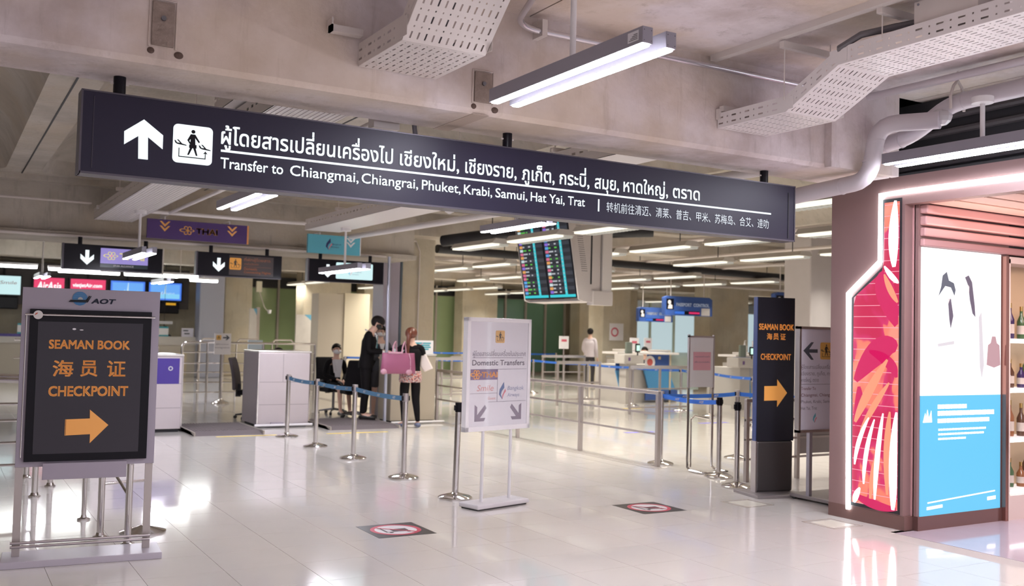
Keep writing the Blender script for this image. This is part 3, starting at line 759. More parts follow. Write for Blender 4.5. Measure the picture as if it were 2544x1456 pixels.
kb = MB().tube([(.077, yb-.052, 1.645), (.077, yb-.03, 1.645)], .029, 24).build('clamp_knob', mat('knob', (.62, .58, .55), .3, .6), ls, smooth=True)
MB().prism([(.055, 1.64), (.072, 1.652), (.076, 1.661), (.062, 1.655)], yb-.054, yb-.0525).build('knob_mark', mat('red', (.6, .1, .05), .5), kb)
# authority logo: banded disc, swept bar and letters
lg = MB()
for k in range(14):
    z0_ = -.047+k*.0067; z1_ = z0_+(.0056 if k < 5 else .0044)
    if 3 < k < 6: continue
    h0 = math.sqrt(max(0, .047**2-z0_**2)); h1 = math.sqrt(max(0, .047**2-z1_**2))
    lg.prism([(.328-h0, 1.763+z0_), (.328+h0, 1.763+z0_), (.328+h1, 1.763+z1_), (.328-h1, 1.763+z1_)], yb-.005, yb)
lo = lg.build('logo', mat('logo_blue', (.03, .17, .40), .35), ls)
MB().prism(disc(.328, 1.763, .0475, 30), yb-.002, yb-.0005).build('logo_disc', mat('logo_pale', (.18, .34, .46), .35), lo)
MB().prism([(.268, 1.752), (.365, 1.754), (.386, 1.783), (.392, 1.783), (.372, 1.746), (.266, 1.746)], yb-.009, yb-.005).prism([(.262, 1.744), (.373, 1.744), (.396, 1.783), (.400, 1.783), (.377, 1.738), (.258, 1.738)], yb-.009, yb-.005).build('logo_bar', BLACK, lo)
MB().prism(disc(.33, 1.757, .016, 12, 0, math.pi)+[(.314, 1.757)], yb-.008, yb-.005).build('logo_sun', mat('logo_grey', (.42, .42, .42), .4), lo)
aot_letters(.398, .556, 1.731, 1.766, yb-.001, mat('navy', (.015, .02, .05), .3), ls)
bx('document_tray', LILAC, .143, .663, yb-.05, yb-.02, .552, .660, ls, bevel=.002)
rl = MB()
for dz, dy in ((0.02, 0), (.05, -.02)): rl.tube([(-.03, yb+dy, .09+dz), (.836, yb+dy, .09+dz)], .009, 8)
rl.build('foot_rail', BRUSH, ls, smooth=True)
rc = MB().ball((.30, yt-.001, 1.555), .012, .001, .007, 8, 4).ball((.345, yt-.001, 1.55), .013, .001, .004, 8, 4).build('tape_scrap', WHITE, ls)

# ================================================================ BARRIER BEHIND THE NOTICE STAND
def flange_post(x, y, h, parent, r=.025, fl=.055, lean=(0, 0)):
    p = MB().tube([(x, y, 0.01), (x+lean[0], y+lean[1], h)], r, 14).build('post', STEEL, parent, smooth=True)
    MB().lathe([(fl, 0), (fl, .012), (r*1.3, .02), (r*1.1, .04)], 20, (x, y, 0)).build('flange', STEEL, p, smooth=True)
    return p
bt = thing('steel_barrier', 'polished tube barrier with slanting bars behind the lilac notice stand', 'barrier', (1.13, 7.5, 0))
P4 = [(.0, .38), (.17, .06), (.33, .45), (-.02, 1.05)]
for k, (x, y) in enumerate([(.02, .35), (.16, .02), (.36, .42), (-.0, 1.12)]): flange_post(x-.03, y, 1.0 if k != 1 else .96, bt, .024 if k != 3 else .018, .05)
m_ = MB()
for z in (.40, .64, .88): MB().tube([(-.01, .35, z), (.33, .42, z)], .011, 8).build('cross_bar', STEEL, bt, smooth=True)
m_.tube([(-.01, .37, .62), (.13, .04, .35)], .011, 8).tube([(-.03, 1.12, .9), (.13, .04, .6)], .011, 8).tube([(-.01, .35, 1.0), (-.03, 1.12, 1.0)], .018, 8)
m_.build('cross_bar', STEEL, bt, smooth=True)
MB().lathe([(.17, 0), (.17, .01), (.03, .05), (.02, .055)], 28, (.31, .44, .0)).build('round_foot', STEEL, bt, smooth=True)
MB().bx(.128, .145, -.02, .0, .58, .66).build('latch', BRUSH, bt)
bt2 = thing('steel_barrier', 'polished rail frame with hooped ends at the extreme left edge', 'barrier', (.84, 9.9, 0))
for x, y in ((.0, 0), (.02, 1.2), (.18, .55)): flange_post(x, y, .92, bt2, .027, .05)
for pp in ([(0, 0, .9), (-.02, 0, 1.0), (-.1, 0, 1.06), (-.7, 0, 1.08)], [(.18, .55, .9), (.1, .55, 1.02), (-.05, .55, 1.06), (-.6, .55, 1.08)]): MB().tube(pp, .027, 12).build('hoop_rail', STEEL, bt2, smooth=True)
for z in (.3, .5, .7, .85): MB().tube([(.0, 0, z), (-.7, 0, z)], .012, 8).build('mid_rail', STEEL, bt2, smooth=True)

# ================================================================ STANCHIONS
def stanchion(x, y, label, group='stanchions', h=.915, lean=(0, 0), dark=False):
    t = thing('stanchion', label, 'stanchion', (x, y, 0), 0, group)
    MB().lathe([(.165, 0), (.165, .014), (.15, .024), (.06, .048), (.045, .05), (.036, .06)], 32).build('base', STEEL, t, smooth=True)
    MB().tube([(0, 0, .04), (lean[0], lean[1], h-.09)], .030, 18).build('pole', STEEL, t, smooth=True)
    c = MB().tube([(lean[0], lean[1], h-.09), (lean[0]*1.05, lean[1]*1.05, h)], .034, 18).build('head', BRUSH if not dark else BLACK, t, smooth=True)
    MB().bx(lean[0]-.045, lean[0]+.045, lean[1]-.012, lean[1]+.012, h-.075, h-.025).build('belt_cassette', BLACK, c)
    return t
def belt(parent, dx, dy, m=BELT, z=.862, sag=.02, hh=.026, words=3, sag2=0):
    L_ = math.hypot(dx, dy); n = 10; mb = MB(); ux, uy = dx/L_, dy/L_; nx, ny = -uy*.0015, ux*.0015
    for k in range(n):
        a, b = k/n, (k+1)/n
        za, zb = z-sag*4*a*(1-a)+sag2*a, z-sag*4*b*(1-b)+sag2*b
        mb.quad((dx*a, dy*a, za-hh), (dx*b, dy*b, zb-hh), (dx*b, dy*b, zb+hh), (dx*a, dy*a, za+hh))
    o = mb.build('belt', m, parent, solid=.002)
    # white printed letters, facing the camera side
    V, Fc = _tc.setdefault(('AOT', .03, .2), text_mesh('AOT', .03, .2))
    a0, a1 = min(p[0] for p in V), max(p[0] for p in V); b0, b1 = min(p[1] for p in V), max(p[1] for p in V)
    sgn = 1
    if (-uy)*0 + ux*0 == 0: pass
    lm = MB(); wn = Vector((uy, -ux))
    base = Vector((parent.location.x, parent.location.y))
    mid = base + Vector((dx/2, dy/2))
    side = 1 if wn.dot(-mid) > 0 else -1
    for q in range(words):
        a = (q+.7)/(words+.4); z_ = z-sag*4*a*(1-a)+sag2*a; wl = .085; b_ = len(lm.v)
        for px, pz in V:
            s_ = (px-a0)/(a1-a0)*wl-wl/2; s_ = s_*(1 if side > 0 else -1)
            lm.v.append((dx*a+ux*s_+wn.x*side*.004, dy*a+uy*s_+wn.y*side*.004, z_-.014+(pz-b0)/(b1-b0)*.028))
        lm.f += [tuple(b_+i for i in f) for f in Fc]
    lm.build('belt_print', WHITE, o)
    return o
ST = [(4.505, 14.03), (4.487, 12.73), (4.51, 11.40), (4.437, 9.73)]
nm = ['farthest post of the nearer belted row, beside the lilac counter', 'second post from the far end of the belted row', 'third post from the far end of the belted row', 'nearest post of the belted row, left of the Domestic Transfers board']
for k, (x, y) in enumerate(ST):
    s_ = stanchion(x, y, 'polished steel ' + nm[k])
    if k < 3: belt(s_, ST[k+1][0]-x, ST[k+1][1]-y, sag=.018, words=3)
stanchion(4.369, 8.38, 'leaning steel post without belt, half behind the Domestic Transfers board', lean=(.03, .03), dark=True)
q1 = stanchion(7.93, 9.645, 'steel post at the end of the long guard rail with two blue belts'); belt(q1, 7.86-7.93, 8.51-9.645, BELT2, words=2, sag=.03); belt(q1, 9.3-7.93, 9.73-9.645, BELT2, words=2, sag=.02)
stanchion(7.86, 8.51, 'steel post with black head in front of the pink notice board', dark=True)
stanchion(7.52, 7.86, 'steel post with black head just left of the dark blue pylon', dark=True)
q2 = stanchion(9.30, 9.73, 'steel post just behind the one left of the pylon, blue belt going right'); belt(q2, .9, -1.0, BELT2, words=1)

# ================================================================ DOMESTIC TRANSFERS BOARD
dd = math.atan2(.089, .350)
db = thing('notice_stand', 'white framed Domestic Transfers board on two legs in the middle of the floor', 'sign stand', (4.356, 7.837, 0), dd)
bx('base', mat('white_base', (.66, .63, .65), .35), -.16, .50, -.13, .13, .012, .055, db, bevel=.012)
bx('base_pad', RUBBER, -.14, .48, -.11, .11, 0, .012, db)
for x in (0, .358): MB().tube([(x, 0, .05), (x, 0, .73)], .015, 14).build('leg', WHITE, db, smooth=True)
bx('board', mat('board_white', (.86, .84, .88), .25), -.235, .570, -.02, .02, .708, 1.73, db)
FR = mat('frame_white', (.90, .88, .90), .3)
MB().bx(-.245, -.205, -.03, .03, .70, 1.737).bx(.542, .580, -.03, .03, .70, 1.737).bx(-.245, .58, -.03, .03, .70, .745).bx(-.245, .58, -.03, .03, 1.70, 1.737).build('frame', FR, db, bevel=.003)
for a, b, w_ in (((-.19, 1.35), (-.16, 1.69), .014), ((-.19, 1.35), (-.165, 1.03), .014)): pass
def sx(px): return -.225+(px-1162)/(1313-1162)*.79
dz_ = lambda py: 1.729-(py-792)/(1067-792)*1.022
PT2 = mat('print_grey', (.22, .19, .25), .5); yy = -.0205
connecting_pictogram(.17, 1.565, .115, yy, db, mat('pict_orange', (.85, .50, .13), .4), mat('pict_black', (.05, .04, .03), .5))
thai_fit('ผู้โดยสารเปลี่ยนเครื่องในประเทศ', -.17, .515, yy, PT2, db, 1.385, 1.418, bold=.0)
MB().bx(-.17, .48, yy-.002, yy, 1.368, 1.371).bx(-.19, .53, yy-.002, yy, 1.262, 1.265).bx(-.19, .15, yy-.002, yy, 1.042, 1.045).bx(.04, .53, yy-.002, yy, .962, .965).bx(.148, .151, yy-.002, yy, .962, 1.262).build('rule', PT2, db)
text('Domestic Transfers', -.175, .50, 1.300, 1.350, yy, PT2, db, bold=.01, ref='Df')
poly([(-.19, 1.168), (.15, 1.168), (.15, 1.262), (-.19, 1.262)], yy, mat('thai_purple', (.20, .11, .24), .4), db, 'airline_panel')
orchid_logo(-.12, 1.215, .11, yy-.004, db, ORANGE)
text('THAI', -.055, .145, 1.19, 1.24, yy-.003, ORANGE, db, bold=.03)
text('Smile', -.11, .10, 1.065, 1.12, yy, mat('smile_red', (.75, .30, .28), .5), db, slant=.2)
swoosh_logo(.215, 1.06, .15, yy, db, mat('sw_blue', (.06, .14, .35), .4), mat('sw_red', (.75, .20, .25), .4))
BL = mat('sw_text', (.30, .33, .50), .5)
text('Bangkok', .28, .50, 1.055, 1.105, yy, BL, db, slant=.2); text('Airways', .28, .44, .995, 1.04, yy, BL, db, slant=.2)
text('Guest', .03, .13, .985, 1.01, yy, mat('smile_red'), db)
def dg_arrow(cx, cz, s, sgn):
    pts = [(-.5, -.5), (.28, -.5), (.40, -.30), (-.06, -.30), (.48, .28), (.34, .48), (-.30, -.14), (-.30, .38), (-.5, .50)]
    pts = [(cx+sgn*p*s, cz+q*s) for p, q in pts]
    poly(pts if sgn > 0 else pts[::-1], yy, mat('arrow_violet', (.25, .20, .27), .4), db, 'arrow')
dg_arrow(-.055, .865, .15, 1); dg_arrow(.395, .865, .15, -1)
GL = mat('tape_white', (.86, .84, .80), .12)
for pts in ([(-.16, 1.70), (-.185, 1.45), (-.17, 1.2), (-.12, 1.04)], [(.115, 1.70), (.125, 1.35), (.155, 1.1), (.15, .745)], [(.205, 1.70), (.25, 1.3), (.26, 1.05), (.225, .745)], [(.47, 1.69), (.50, 1.62)], [(-.10, .95), (-.08, .75)]):
    pass
bx('glass_cover', mat('acrylic', (.8, .8, .85), .04, alpha=.10), -.205, .542, -.027, -.024, .745, 1.70, db)

# ================================================================ PYLON AND WAYFINDING STAND
pa = math.atan2(-.093, .435)
py_ = thing('sign_pylon', 'tall dark blue Seaman Book Checkpoint pylon beside the brown shop wall', 'sign', (7.325, 7.373, 0), pa)
bx('base_plate', mat('pylon_base', (.30, .27, .27), .4, .4), -.12, .46, -.22, .24, 0, .03, py_, bevel=.004)
bx('plinth', mat('pylon_plinth', (.10, .09, .09), .35, .5), .0, .437, 0, .075, .03, .553, py_, bevel=.02)
bx('plinth_side', BRUSH, -.015, .0, -.01, .08, .03, .553, py_)
bx('body', mat('pylon_navy', (.008, .008, .016), .5), -.01, .438, -.005, .06, .553, 2.04, py_)
bx('side_band', mat('pylon_blue', (.04, .07, .22), .4), -.018, -.01, -.006, .06, .553, 2.04, py_)
OP = mat('orange_lit', (.80, .36, .08), .5, emit=.25)
yo = -.0055
text('SEAMAN BOOK', .005, .425, 1.700, 1.765, yo, OP, py_, bold=.028)
for ch, a in (('海', .10), ('员', .178), ('证', .262)): text(ch, a, a+.065, 1.60, 1.667, yo, OP, py_, bold=.018)
text('CHECKPOINT', .03, .395, 1.390, 1.455, yo, OP, py_, bold=.018)
poly([(.078, 1.118), (.078, .968), (.234, .972), (.234, .905), (.352, 1.05), (.232, 1.190), (.232, 1.122)], yo, OP, py_, 'arrow')
ws = thing('notice_stand', 'white wheeled wayfinding board with left arrow, half hidden by the brown wall', 'sign stand', (7.50, 6.86, 0))
bx('board', mat('board_lilac', (.78, .76, .86), .3), -.14, .62, -.02, .02, .70, 1.73, ws)
MB().bx(-.15, -.125, -.03, .03, .69, 1.74).bx(.60, .63, -.03, .03, .69, 1.74).bx(-.15, .63, -.03, .03, .69, .715).bx(-.15, .63, -.03, .03, 1.715, 1.74).build('frame', BRUSH, ws)
for x in (.055, .43): bx('leg', mat('leg_steel', (.50, .48, .55), .35, .7), x-.02, x+.02, -.0, .04, .05, .70, ws)
bx('base', mat('pylon_base'), .03, .6, -.30, .25, .02, .055, ws, bevel=.004)
for x, y in ((.05, -.26), (.05, .2), (.55, .2)): MB().tube([(x-.015, y, .022), (x+.015, y, .022)], .022, 12).build('caster', RUBBER, ws, smooth=True)
yw = -.0205
poly([(-.09, 1.50), (.02, 1.585), (.055, 1.585), (-.01, 1.515), (.11, 1.515), (.11, 1.48), (-.01, 1.48), (.055, 1.41), (.02, 1.41)], yw, mat('dark_grey_print', (.07, .08, .10), .5), ws, 'arrow')
connecting_pictogram(.235, 1.50, .17, yw, ws, mat('pict_orange'), mat('pict_black'))
for k, (s, b) in enumerate((('ผู้โดยสารเปลี่ยนเครื่องไป เชียงใหม่', .56), ('เชียงราย, ภูเก็ต, กระบี่, สมุย,', .50), ('หาดใหญ่, ตราด', .13))): thai_fit(s, -.115, b, yw, PT2, ws, 1.32-.065*k, 1.348-.065*k, bold=0)
MB().bx(-.12, .58, yw-.002, yw, 1.165, 1.168).build('rule', PT2, ws)
for k, (s, b) in enumerate((('Transfer To', .09), ('Chiangmai, Chiangrai,', .36), ('Phuket, Krabi, Samui,', .33), ('Hat Yai, Trat', .11))): text(s, -.115, b, 1.10-.065*k, 1.14-.065*k, yw, PT2 if k > 1 else mat('maroon_print', (.25, .10, .14), .5), ws, ref='Tg')
swoosh_logo(.08, .83, .09, yw, ws, mat('bird_blue', (.15, .45, .55), .4), mat('sw_red'))

# ================================================================ FLOOR STICKERS AND COVERS
def sticker(x, y, lab):
    t = thing('floor_sticker', lab, 'floor sticker', (x, y, .0), 0, 'no-trolley floor stickers')
    bx('sheet', mat('sticker_black', (.035, .03, .035), .35), 0, .49, 0, .49, .0004, .0016, t)
    mb = MB().prism(disc(.245, .245, .185, 32), .0016, .0022, 'z').build('disc', mat('sticker_white', (.8, .76, .78), .35), t)
    r_ = MB()
    for k in range(36):
        a, b = 2*math.pi*k/36, 2*math.pi*(k+1)/36
        r_.quad(*[(.245+q*math.cos(c), .245+q*math.sin(c), .0030) for q, c in ((.17, a), (.205, a), (.205, b), (.17, b))])
    rr = r_.build('ring', mat('sticker_red', (.62, .06, .12), .35), t)
    bar = MB(); bar.quad((.10, .37, .0042), (.115, .385, .0042), (.39, .11, .0042), (.375, .095, .0042)); bar.build('slash', mat('sticker_red'), t)
    g_ = MB(); Z = .0036
    def rq(a, b, c, d): g_.quad((a, c, Z), (b, c, Z), (b, d, Z), (a, d, Z))
    rq(.15, .34, .17, .18); rq(.20, .335, .19, .27); rq(.135, .15, .17, .33); rq(.12, .15, .32, .33)
    g_.tube([(.17, .152, Z), (.17, .152, Z+.0003)], .017, 12).tube([(.32, .152, Z), (.32, .152, Z+.0003)], .017, 12)
    g_.build('trolley_symbol', mat('sticker_symbol', (.05, .03, .04), .4), t)
    return t
sticker(3.0, 6.99, 'black floor sticker with red no-trolley ring, nearest one')
sticker(5.57, 6.98, 'black floor sticker with red no-trolley ring, farther right one')
for x, y, l in ((6.70, 6.86, 'cream floor hatch in front of the dark blue pylon'), (6.66, 5.78, 'cream floor hatch beside the corner of the brown shop')):
    t = thing('floor_hatch', l, 'floor hatch', (x, y, 0))
    MB().bx(0, .36, 0, .012, 0, .002).bx(0, .36, .35, .362, 0, .002).bx(0, .012, 0, .36, 0, .002).bx(.348, .36, 0, .36, 0, .002).build('frame', mat('hatch_frame', (.42, .36, .30), .4, .5), t)
    bx('plate', mat('hatch_plate', (.72, .69, .60), .3), .05, .31, .05, .31, .0, .0015, t)
YEL = mat('yellow_tape', (.80, .60, .12), .5)
for i, (x0, x1, y) in enumerate(((3.55, 4.55, 14.3), (5.2, 6.2, 14.25))):
    tag(bx('floor_tape', YEL, x0, x1, y-.04, y+.04, .0003, .0015), 'yellow tape strip before the %s dark mat' % ('left' if i == 0 else 'right'), 'tape')
for i, (x, y, dx) in enumerate(((12.9, 17.2, .7), (13.6, 16.4, .8), (16.1, 19.3, .6), (12.4, 13.9, .7), (14.2, 14.6, .8), (9.9, 12.9, .6))):
    tag(bx('floor_tape', YEL if i % 2 == 0 else mat('blue_tape', (.20, .18, .62), .5), x, x+dx, y, y+.12, .0003, .0015), '%s tape mark on the passport hall floor, %s' % ('yellow' if i % 2 == 0 else 'blue', ('by the first booth', 'left of the first booth', 'far right', 'before the booths', 'under the queue rail', 'nearest the guard rail')[i]), 'tape')

# ================================================================ SHOP FRONT (face at X = 7.17, opening toward the camera side)
sh = thing('shop_front', 'brown shop front with white neon outline at the right edge', 'shop', (7.17, 5.49, 0))
# local: x 0 = face plane, +x into the shop; y from 0 (corner) to +.80 (far edge) and to negative toward the camera
bx('side_wall', BROWN, 0.0, .10, -.0, .80, .12, 3.05, sh)
bx('skirting', BROWN2, -.004, .10, -.02, .80, 0.0, .12, sh)
bx('back_wall', BROWN, .10, 4.0, .76, .80, 0, 3.05, sh)
bx('corner_post', mat('shop_rose', (.52, .30, .30), .42), .10, .145, -.03, .06, .12, 2.86, sh)
bx('fascia', BROWN, 0.0, .12, -5.5, .0, 2.80, 3.05, sh)
bx('roof', DARK, .0, 4.0, -5.5, .80, 3.05, 3.07, sh)
nb_ = MB()
YC = 5.49
path = [(6.056, .09), (6.079, 2.037), (5.735, 2.315), (5.735, 2.905), (5.49, 2.908), (.3, 2.908)]
P = [(-.012, y-YC, z) for y, z in path]
nb_.tube(P, .021, 12); nb_.build('neon_outline', NEON, sh, smooth=True)
bx('void_shade_sheet', DARK, .13, .16, -9, .78, 3.07, 3.69, sh); bx('void_shade_sheet', DARK, -.2, .13, .70, .74, 3.07, 3.69, sh)  # black sheets added to stand for the shade in the void above the fascia
for k in range(4): MB().tube([(.10, -3+.1*k, 3.15+.13*k), (.10, .6, 3.12+.13*k)], .03, 8).build('dark_duct', mat('duct_dark', (.05, .045, .05), .5), sh)
# LED picture wall: dark frame, glowing panel rows with gaps
def led_mat():
    m = bpy.data.materials.new('led_picture'); m.use_nodes = True; nt = m.node_tree; N = nt.nodes.new; L = nt.links.new
    b = nt.nodes['Principled BSDF']; b.inputs['Base Color'].default_value = (.02, .01, .01, 1)
    tc = N('ShaderNodeTexCoord'); mp = N('ShaderNodeMapping'); mp.inputs['Rotation'].default_value = (R(38), 0, 0); mp.inputs['Scale'].default_value = (1, 1.0, .55)
    L(tc.outputs['Object'], mp.inputs['Vector'])
    n = N('ShaderNodeTexNoise'); n.inputs['Scale'].default_value = 2.6; n.inputs['Detail'].default_value = 3; n.inputs['Distortion'].default_value = .5
    L(mp.outputs[0], n.inputs['Vector'])
    r = N('ShaderNodeValToRGB'); cr = r.color_ramp; cr.interpolation = 'EASE'
    cr.elements[0].position = .40; cr.elements[0].color = (.55, .005, .07, 1); cr.elements[1].position = .60; cr.elements[1].color = (.95, .28, .20, 1)
    e = cr.elements.new(.48); e.color = (.62, .02, .13, 1); e = cr.elements.new(.51); e.color = (.88, .20, .13, 1)
    L(n.outputs['Fac'], r.inputs[0]); L(r.outputs[0], b.inputs['Emission Color']); b.inputs['Emission Strength'].default_value = 0.82
    return m
LEDM = led_mat()
bx('led_backing', DARK, -.006, .0, .03, .555, .13, 2.0, sh); 
MB().prism([(.03, 2.0), (.555, 2.0), (.23, 2.26), (.03, 2.26)], -.006, 0, 'x').prism([(.03, 2.26), (.225, 2.26), (.225, 2.86), (.03, 2.86)], -.006, 0, 'x').build('led_backing', DARK, sh)
k = 0; z = .165
def wid(z):
    if z <= 2.0: return .53
    if z < 2.235: return .53-(z-2.0)/.235*.32
    return .205
while z < 2.83:
    z2 = min(z+.092, 2.83); lo, hi = wid(z), wid(z2)
    MB().prism([(.05, z), (lo, z), (hi, z2), (.05, z2)], -.011, -.006, 'x').build('led_panel', LEDM, sh)
    z = z2+.006; k += 1
LW = mat('led_white', (1, 1, 1), .4, emit=2.2, ecol=(1, .93, .92)); LP = mat('led_peach', (1, 1, 1), .4, emit=1.0, ecol=(.92, .34, .20))
# bright strokes of the picture
def leaf(pts, w0, n=12):
    """tapered curved stroke along a quadratic curve"""
    (ax, az), (bx_, bz), (cx, cz) = pts; L1 = []; L2 = []
    for k in range(n+1):
        t = k/n; x = ax*(1-t)**2+2*bx_*t*(1-t)+cx*t*t; z = az*(1-t)**2+2*bz*t*(1-t)+cz*t*t
        dx = 2*(bx_-ax)*(1-t)+2*(cx-bx_)*t; dz = 2*(bz-az)*(1-t)+2*(cz-bz)*t; l = math.hypot(dx, dz) or 1
        w_ = w0*(math.sin(math.pi*min(1, max(.02, t*.9+.06)))**.7)
        L1.append((x-dz/l*w_, z+dx/l*w_)); L2.append((x+dz/l*w_, z-dx/l*w_))
    return [(max(.052, min(.522, x)), z) for x, z in L1+L2[::-1]]
def strokes(m, polys, name, d=0):
    for p in polys: MB().prism(p, -.0125-d, -.0112, 'x').build(name, m, sh)
strokes(mat('led_magenta', (1, 1, 1), .4, emit=1.0, ecol=(.66, .015, .12)), [leaf([(.06, 1.75), (.25, 2.12), (.20, 2.22)], .10), leaf([(.06, 1.55), (.22, 1.65), (.50, 1.25)], .11), leaf([(.06, 1.30), (.10, 1.45), (.35, 1.52)], .05), leaf([(.06, .17), (.3, .15), (.52, .24)], .04), leaf([(.46, 1.2), (.44, 1.0), (.50, .85)], .05)], 'picture_magenta')
strokes(LP, [leaf([(.50, .88), (.38, 1.15), (.16, 1.45)], .045), leaf([(.44, .80), (.30, 1.05), (.14, 1.25)], .03), leaf([(.15, .28), (.17, .7), (.13, 1.0)], .035), leaf([(.33, .22), (.30, .5), (.25, .62)], .03), leaf([(.06, 1.95), (.14, 2.05), (.20, 2.20)], .03)], 'picture_peach', .0004)
strokes(LW, [leaf([(.09, .16), (.09, .6), (.06, 1.0)], .05), leaf([(.28, .22), (.27, .6), (.20, .98)], .026), leaf([(.40, .34), (.40, .62), (.29, .92)], .022), leaf([(.50, .50), (.48, .72), (.35, .93)], .022), leaf([(.50, .16), (.49, .22), (.44, .30)], .03),
             leaf([(.05, 2.12), (.12, 2.16), (.20, 2.27)], .025), leaf([(.10, 2.26), (.12, 2.5), (.09, 2.84)], .05)], 'picture_light', .0008)
GLOW = mat('led_gap_glow', (1, .8, .9), .4, emit=1.0, ecol=(.95, .42, .50))
MB().prism([(.05, .16), (.53, .16), (.53, 2.0), (.22, 2.23), (.205, 2.82), (.05, 2.82)], -.0075, -.006, 'x').build('led_glow', GLOW, sh)
# the lit poster wall inside, facing the camera side
pw = MB().bx(.10, 1.40, -.06, -.02, .12, 2.80); pw.build('poster_wall', BROWN, sh)
bx('skirting', mat('bronze', (.20, .11, .10), .18, .5), .10, 1.40, -.075, -.0, 0, .12, sh)
px_ = .135; pX1 = 1.262
bx('poster_upper', mat('poster_white', (1, 1, 1), .4, emit=1.5, ecol=(1, .99, 1)), px_, pX1, -.072, -.06, 1.15, 2.434, sh)
bx('poster_lower', mat('poster_blue', (.2, .6, .9), .4, emit=1.05, ecol=(.13, .55, .85)), px_, pX1, -.072, -.06, .115, 1.15, sh)
def bl_(n_, m, pts): return MB().prism([(x-7.17, z) for x, z in pts], -.0745, -.072).build(n_, m, sh)
GREYP = mat('poster_grey', (.2, .22, .3), .5, emit=.32, ecol=(.25, .30, .42)); PINKP = mat('poster_pink', (.6, .3, .35), .5, emit=.6, ecol=(.80, .50, .55)); SKP = mat('poster_skin', (.8, .6, .55), .5, emit=1.3, ecol=(1, .83, .82))
bl_('printed_hat', GREYP, [(7.53, 2.02), (7.565, 2.10), (7.585, 2.2), (7.64, 2.235), (7.67, 2.16), (7.74, 2.14), (7.765, 2.08), (7.75, 2.03), (7.70, 2.10), (7.62, 2.11)])
bl_('printed_hair', mat('poster_hair', (.2, .15, .25), .5, emit=.3, ecol=(.36, .30, .45)), [(7.66, 2.0), (7.70, 2.0), (7.735, 1.85), (7.70, 1.74), (7.68, 1.82)])
bl_('printed_hair', mat('poster_hair'), [(7.90, 2.2), (7.95, 2.22), (8.0, 2.16), (8.04, 1.95), (8.05, 1.85), (8.01, 1.88), (7.97, 2.0), (7.95, 2.12)])
bl_('printed_face', SKP, [(7.60, 1.97), (7.66, 1.95), (7.70, 2.02), (7.69, 2.1), (7.61, 2.1)]); bl_('printed_face', SKP, [(7.90, 2.02), (7.95, 2.0), (7.96, 2.12), (7.91, 2.15)])
bl_('printed_belt', mat('poster_shade', (.7, .6, .65), .5, emit=.8, ecol=(.85, .80, .86)), [(7.52, 1.60), (7.75, 1.63), (7.75, 1.60), (7.53, 1.575)])
bl_('printed_dress', mat('poster_shade'), [(8.10, 1.85), (8.12, 1.4), (8.15, 1.3), (8.18, 1.42), (8.14, 1.9)])
bl_('printed_legs', SKP, [(7.97, 1.32), (8.0, 1.17), (8.03, 1.17), (8.02, 1.32)]); bl_('printed_legs', SKP, [(8.08, 1.34), (8.09, 1.17), (8.12, 1.17), (8.13, 1.34)])
bl_('printed_handbag', PINKP, [(8.22, 1.42), (8.24, 1.60), (8.28, 1.62), (8.30, 1.68), (8.35, 1.68), (8.37, 1.62), (8.41, 1.60), (8.425, 1.42), (8.33, 1.395)])
PW = mat('poster_text', (1, 1, 1), .4, emit=1.7)
for z, a, b, h in ((1.035, 7.53, 7.93, .036), (.975, 7.53, 8.33, .040), (.912, 7.53, 8.26, .036), (.845, 7.54, 8.21, .016), (.805, 7.54, 8.18, .016), (.765, 7.54, 7.92, .016)):
    x = a; mb = MB()
    while x < b:
        w_ = random.uniform(.4, 2.0)*h+.012; mb.prism([(x-7.17, z), (min(b, x+w_)-7.17, z), (min(b, x+w_)-7.17, z+h), (x-7.17, z+h)], -.0745, -.072); x += w_+.010
    mb.build('printed_line', PW, sh)
for pts in ([(7.40, .225), (8.35, .275), (8.35, .285), (7.40, .235)], [(7.39, .17), (7.60, .18), (7.60, .205), (7.39, .195)], [(8.24, .20), (8.36, .205), (8.36, .235), (8.24, .23)], [(7.33, .92), (7.36, 1.0), (7.37, .95), (7.39, 1.03), (7.41, .95), (7.44, 1.02), (7.45, .92)]): bl_('printed_mark', PW, pts)
bx('bronze_post', mat('bronze_post', (.35, .17, .14), .15, .8), 1.285, 1.33, -.11, -.02, 0, 2.42, sh)
bx('slat_backing', DARK, .12, 3.9, -.055, -.02, 2.44, 2.80, sh)
for z0_, z1_, d in ((2.44, 2.505, .10), (2.525, 2.60, .115), (2.622, 2.70, .125), (2.722, 2.80, .135)):
    bx('wall_slat', mat('shop_rose'), .12, 3.9, -d, -.055, z0_, z1_, sh, bevel=.012)
ROSE = mat('slat_rose', (.62, .38, .34), .4)
for k in range(9):
    y = -.15-.27*k
    bx('ceiling_plank', ROSE, .13, 3.9, y-.235, y, 2.80, 2.83, sh, bevel=.006)
    MB().tube([(.13, y-.238, 2.803), (3.9, y-.238, 2.803)], .007, 6).build('plank_edge', mat('slat_light', (.90, .66, .54), .35), sh)
bx('soffit', mat('shop_rose'), .12, 4, -5.4, -.02, 2.84, 2.86, sh)
MB().lathe([(.06, -.015), (.06, 0)], 20, (1.15, -.85, 2.795)).build('downlight', mat('downlight', (1, 1, 1), .3, emit=6, ecol=(1, .85, .75)), sh)
area('shop_light', (8.6, 3.9, 2.6), 1.4, 1.4, 45, (1.0, .74, .66))
l = area('cove_light', (8.0, 5.2, 2.5), 1.6, .1, 4, (1.0, .72, .60), (math.pi, 0, 0))
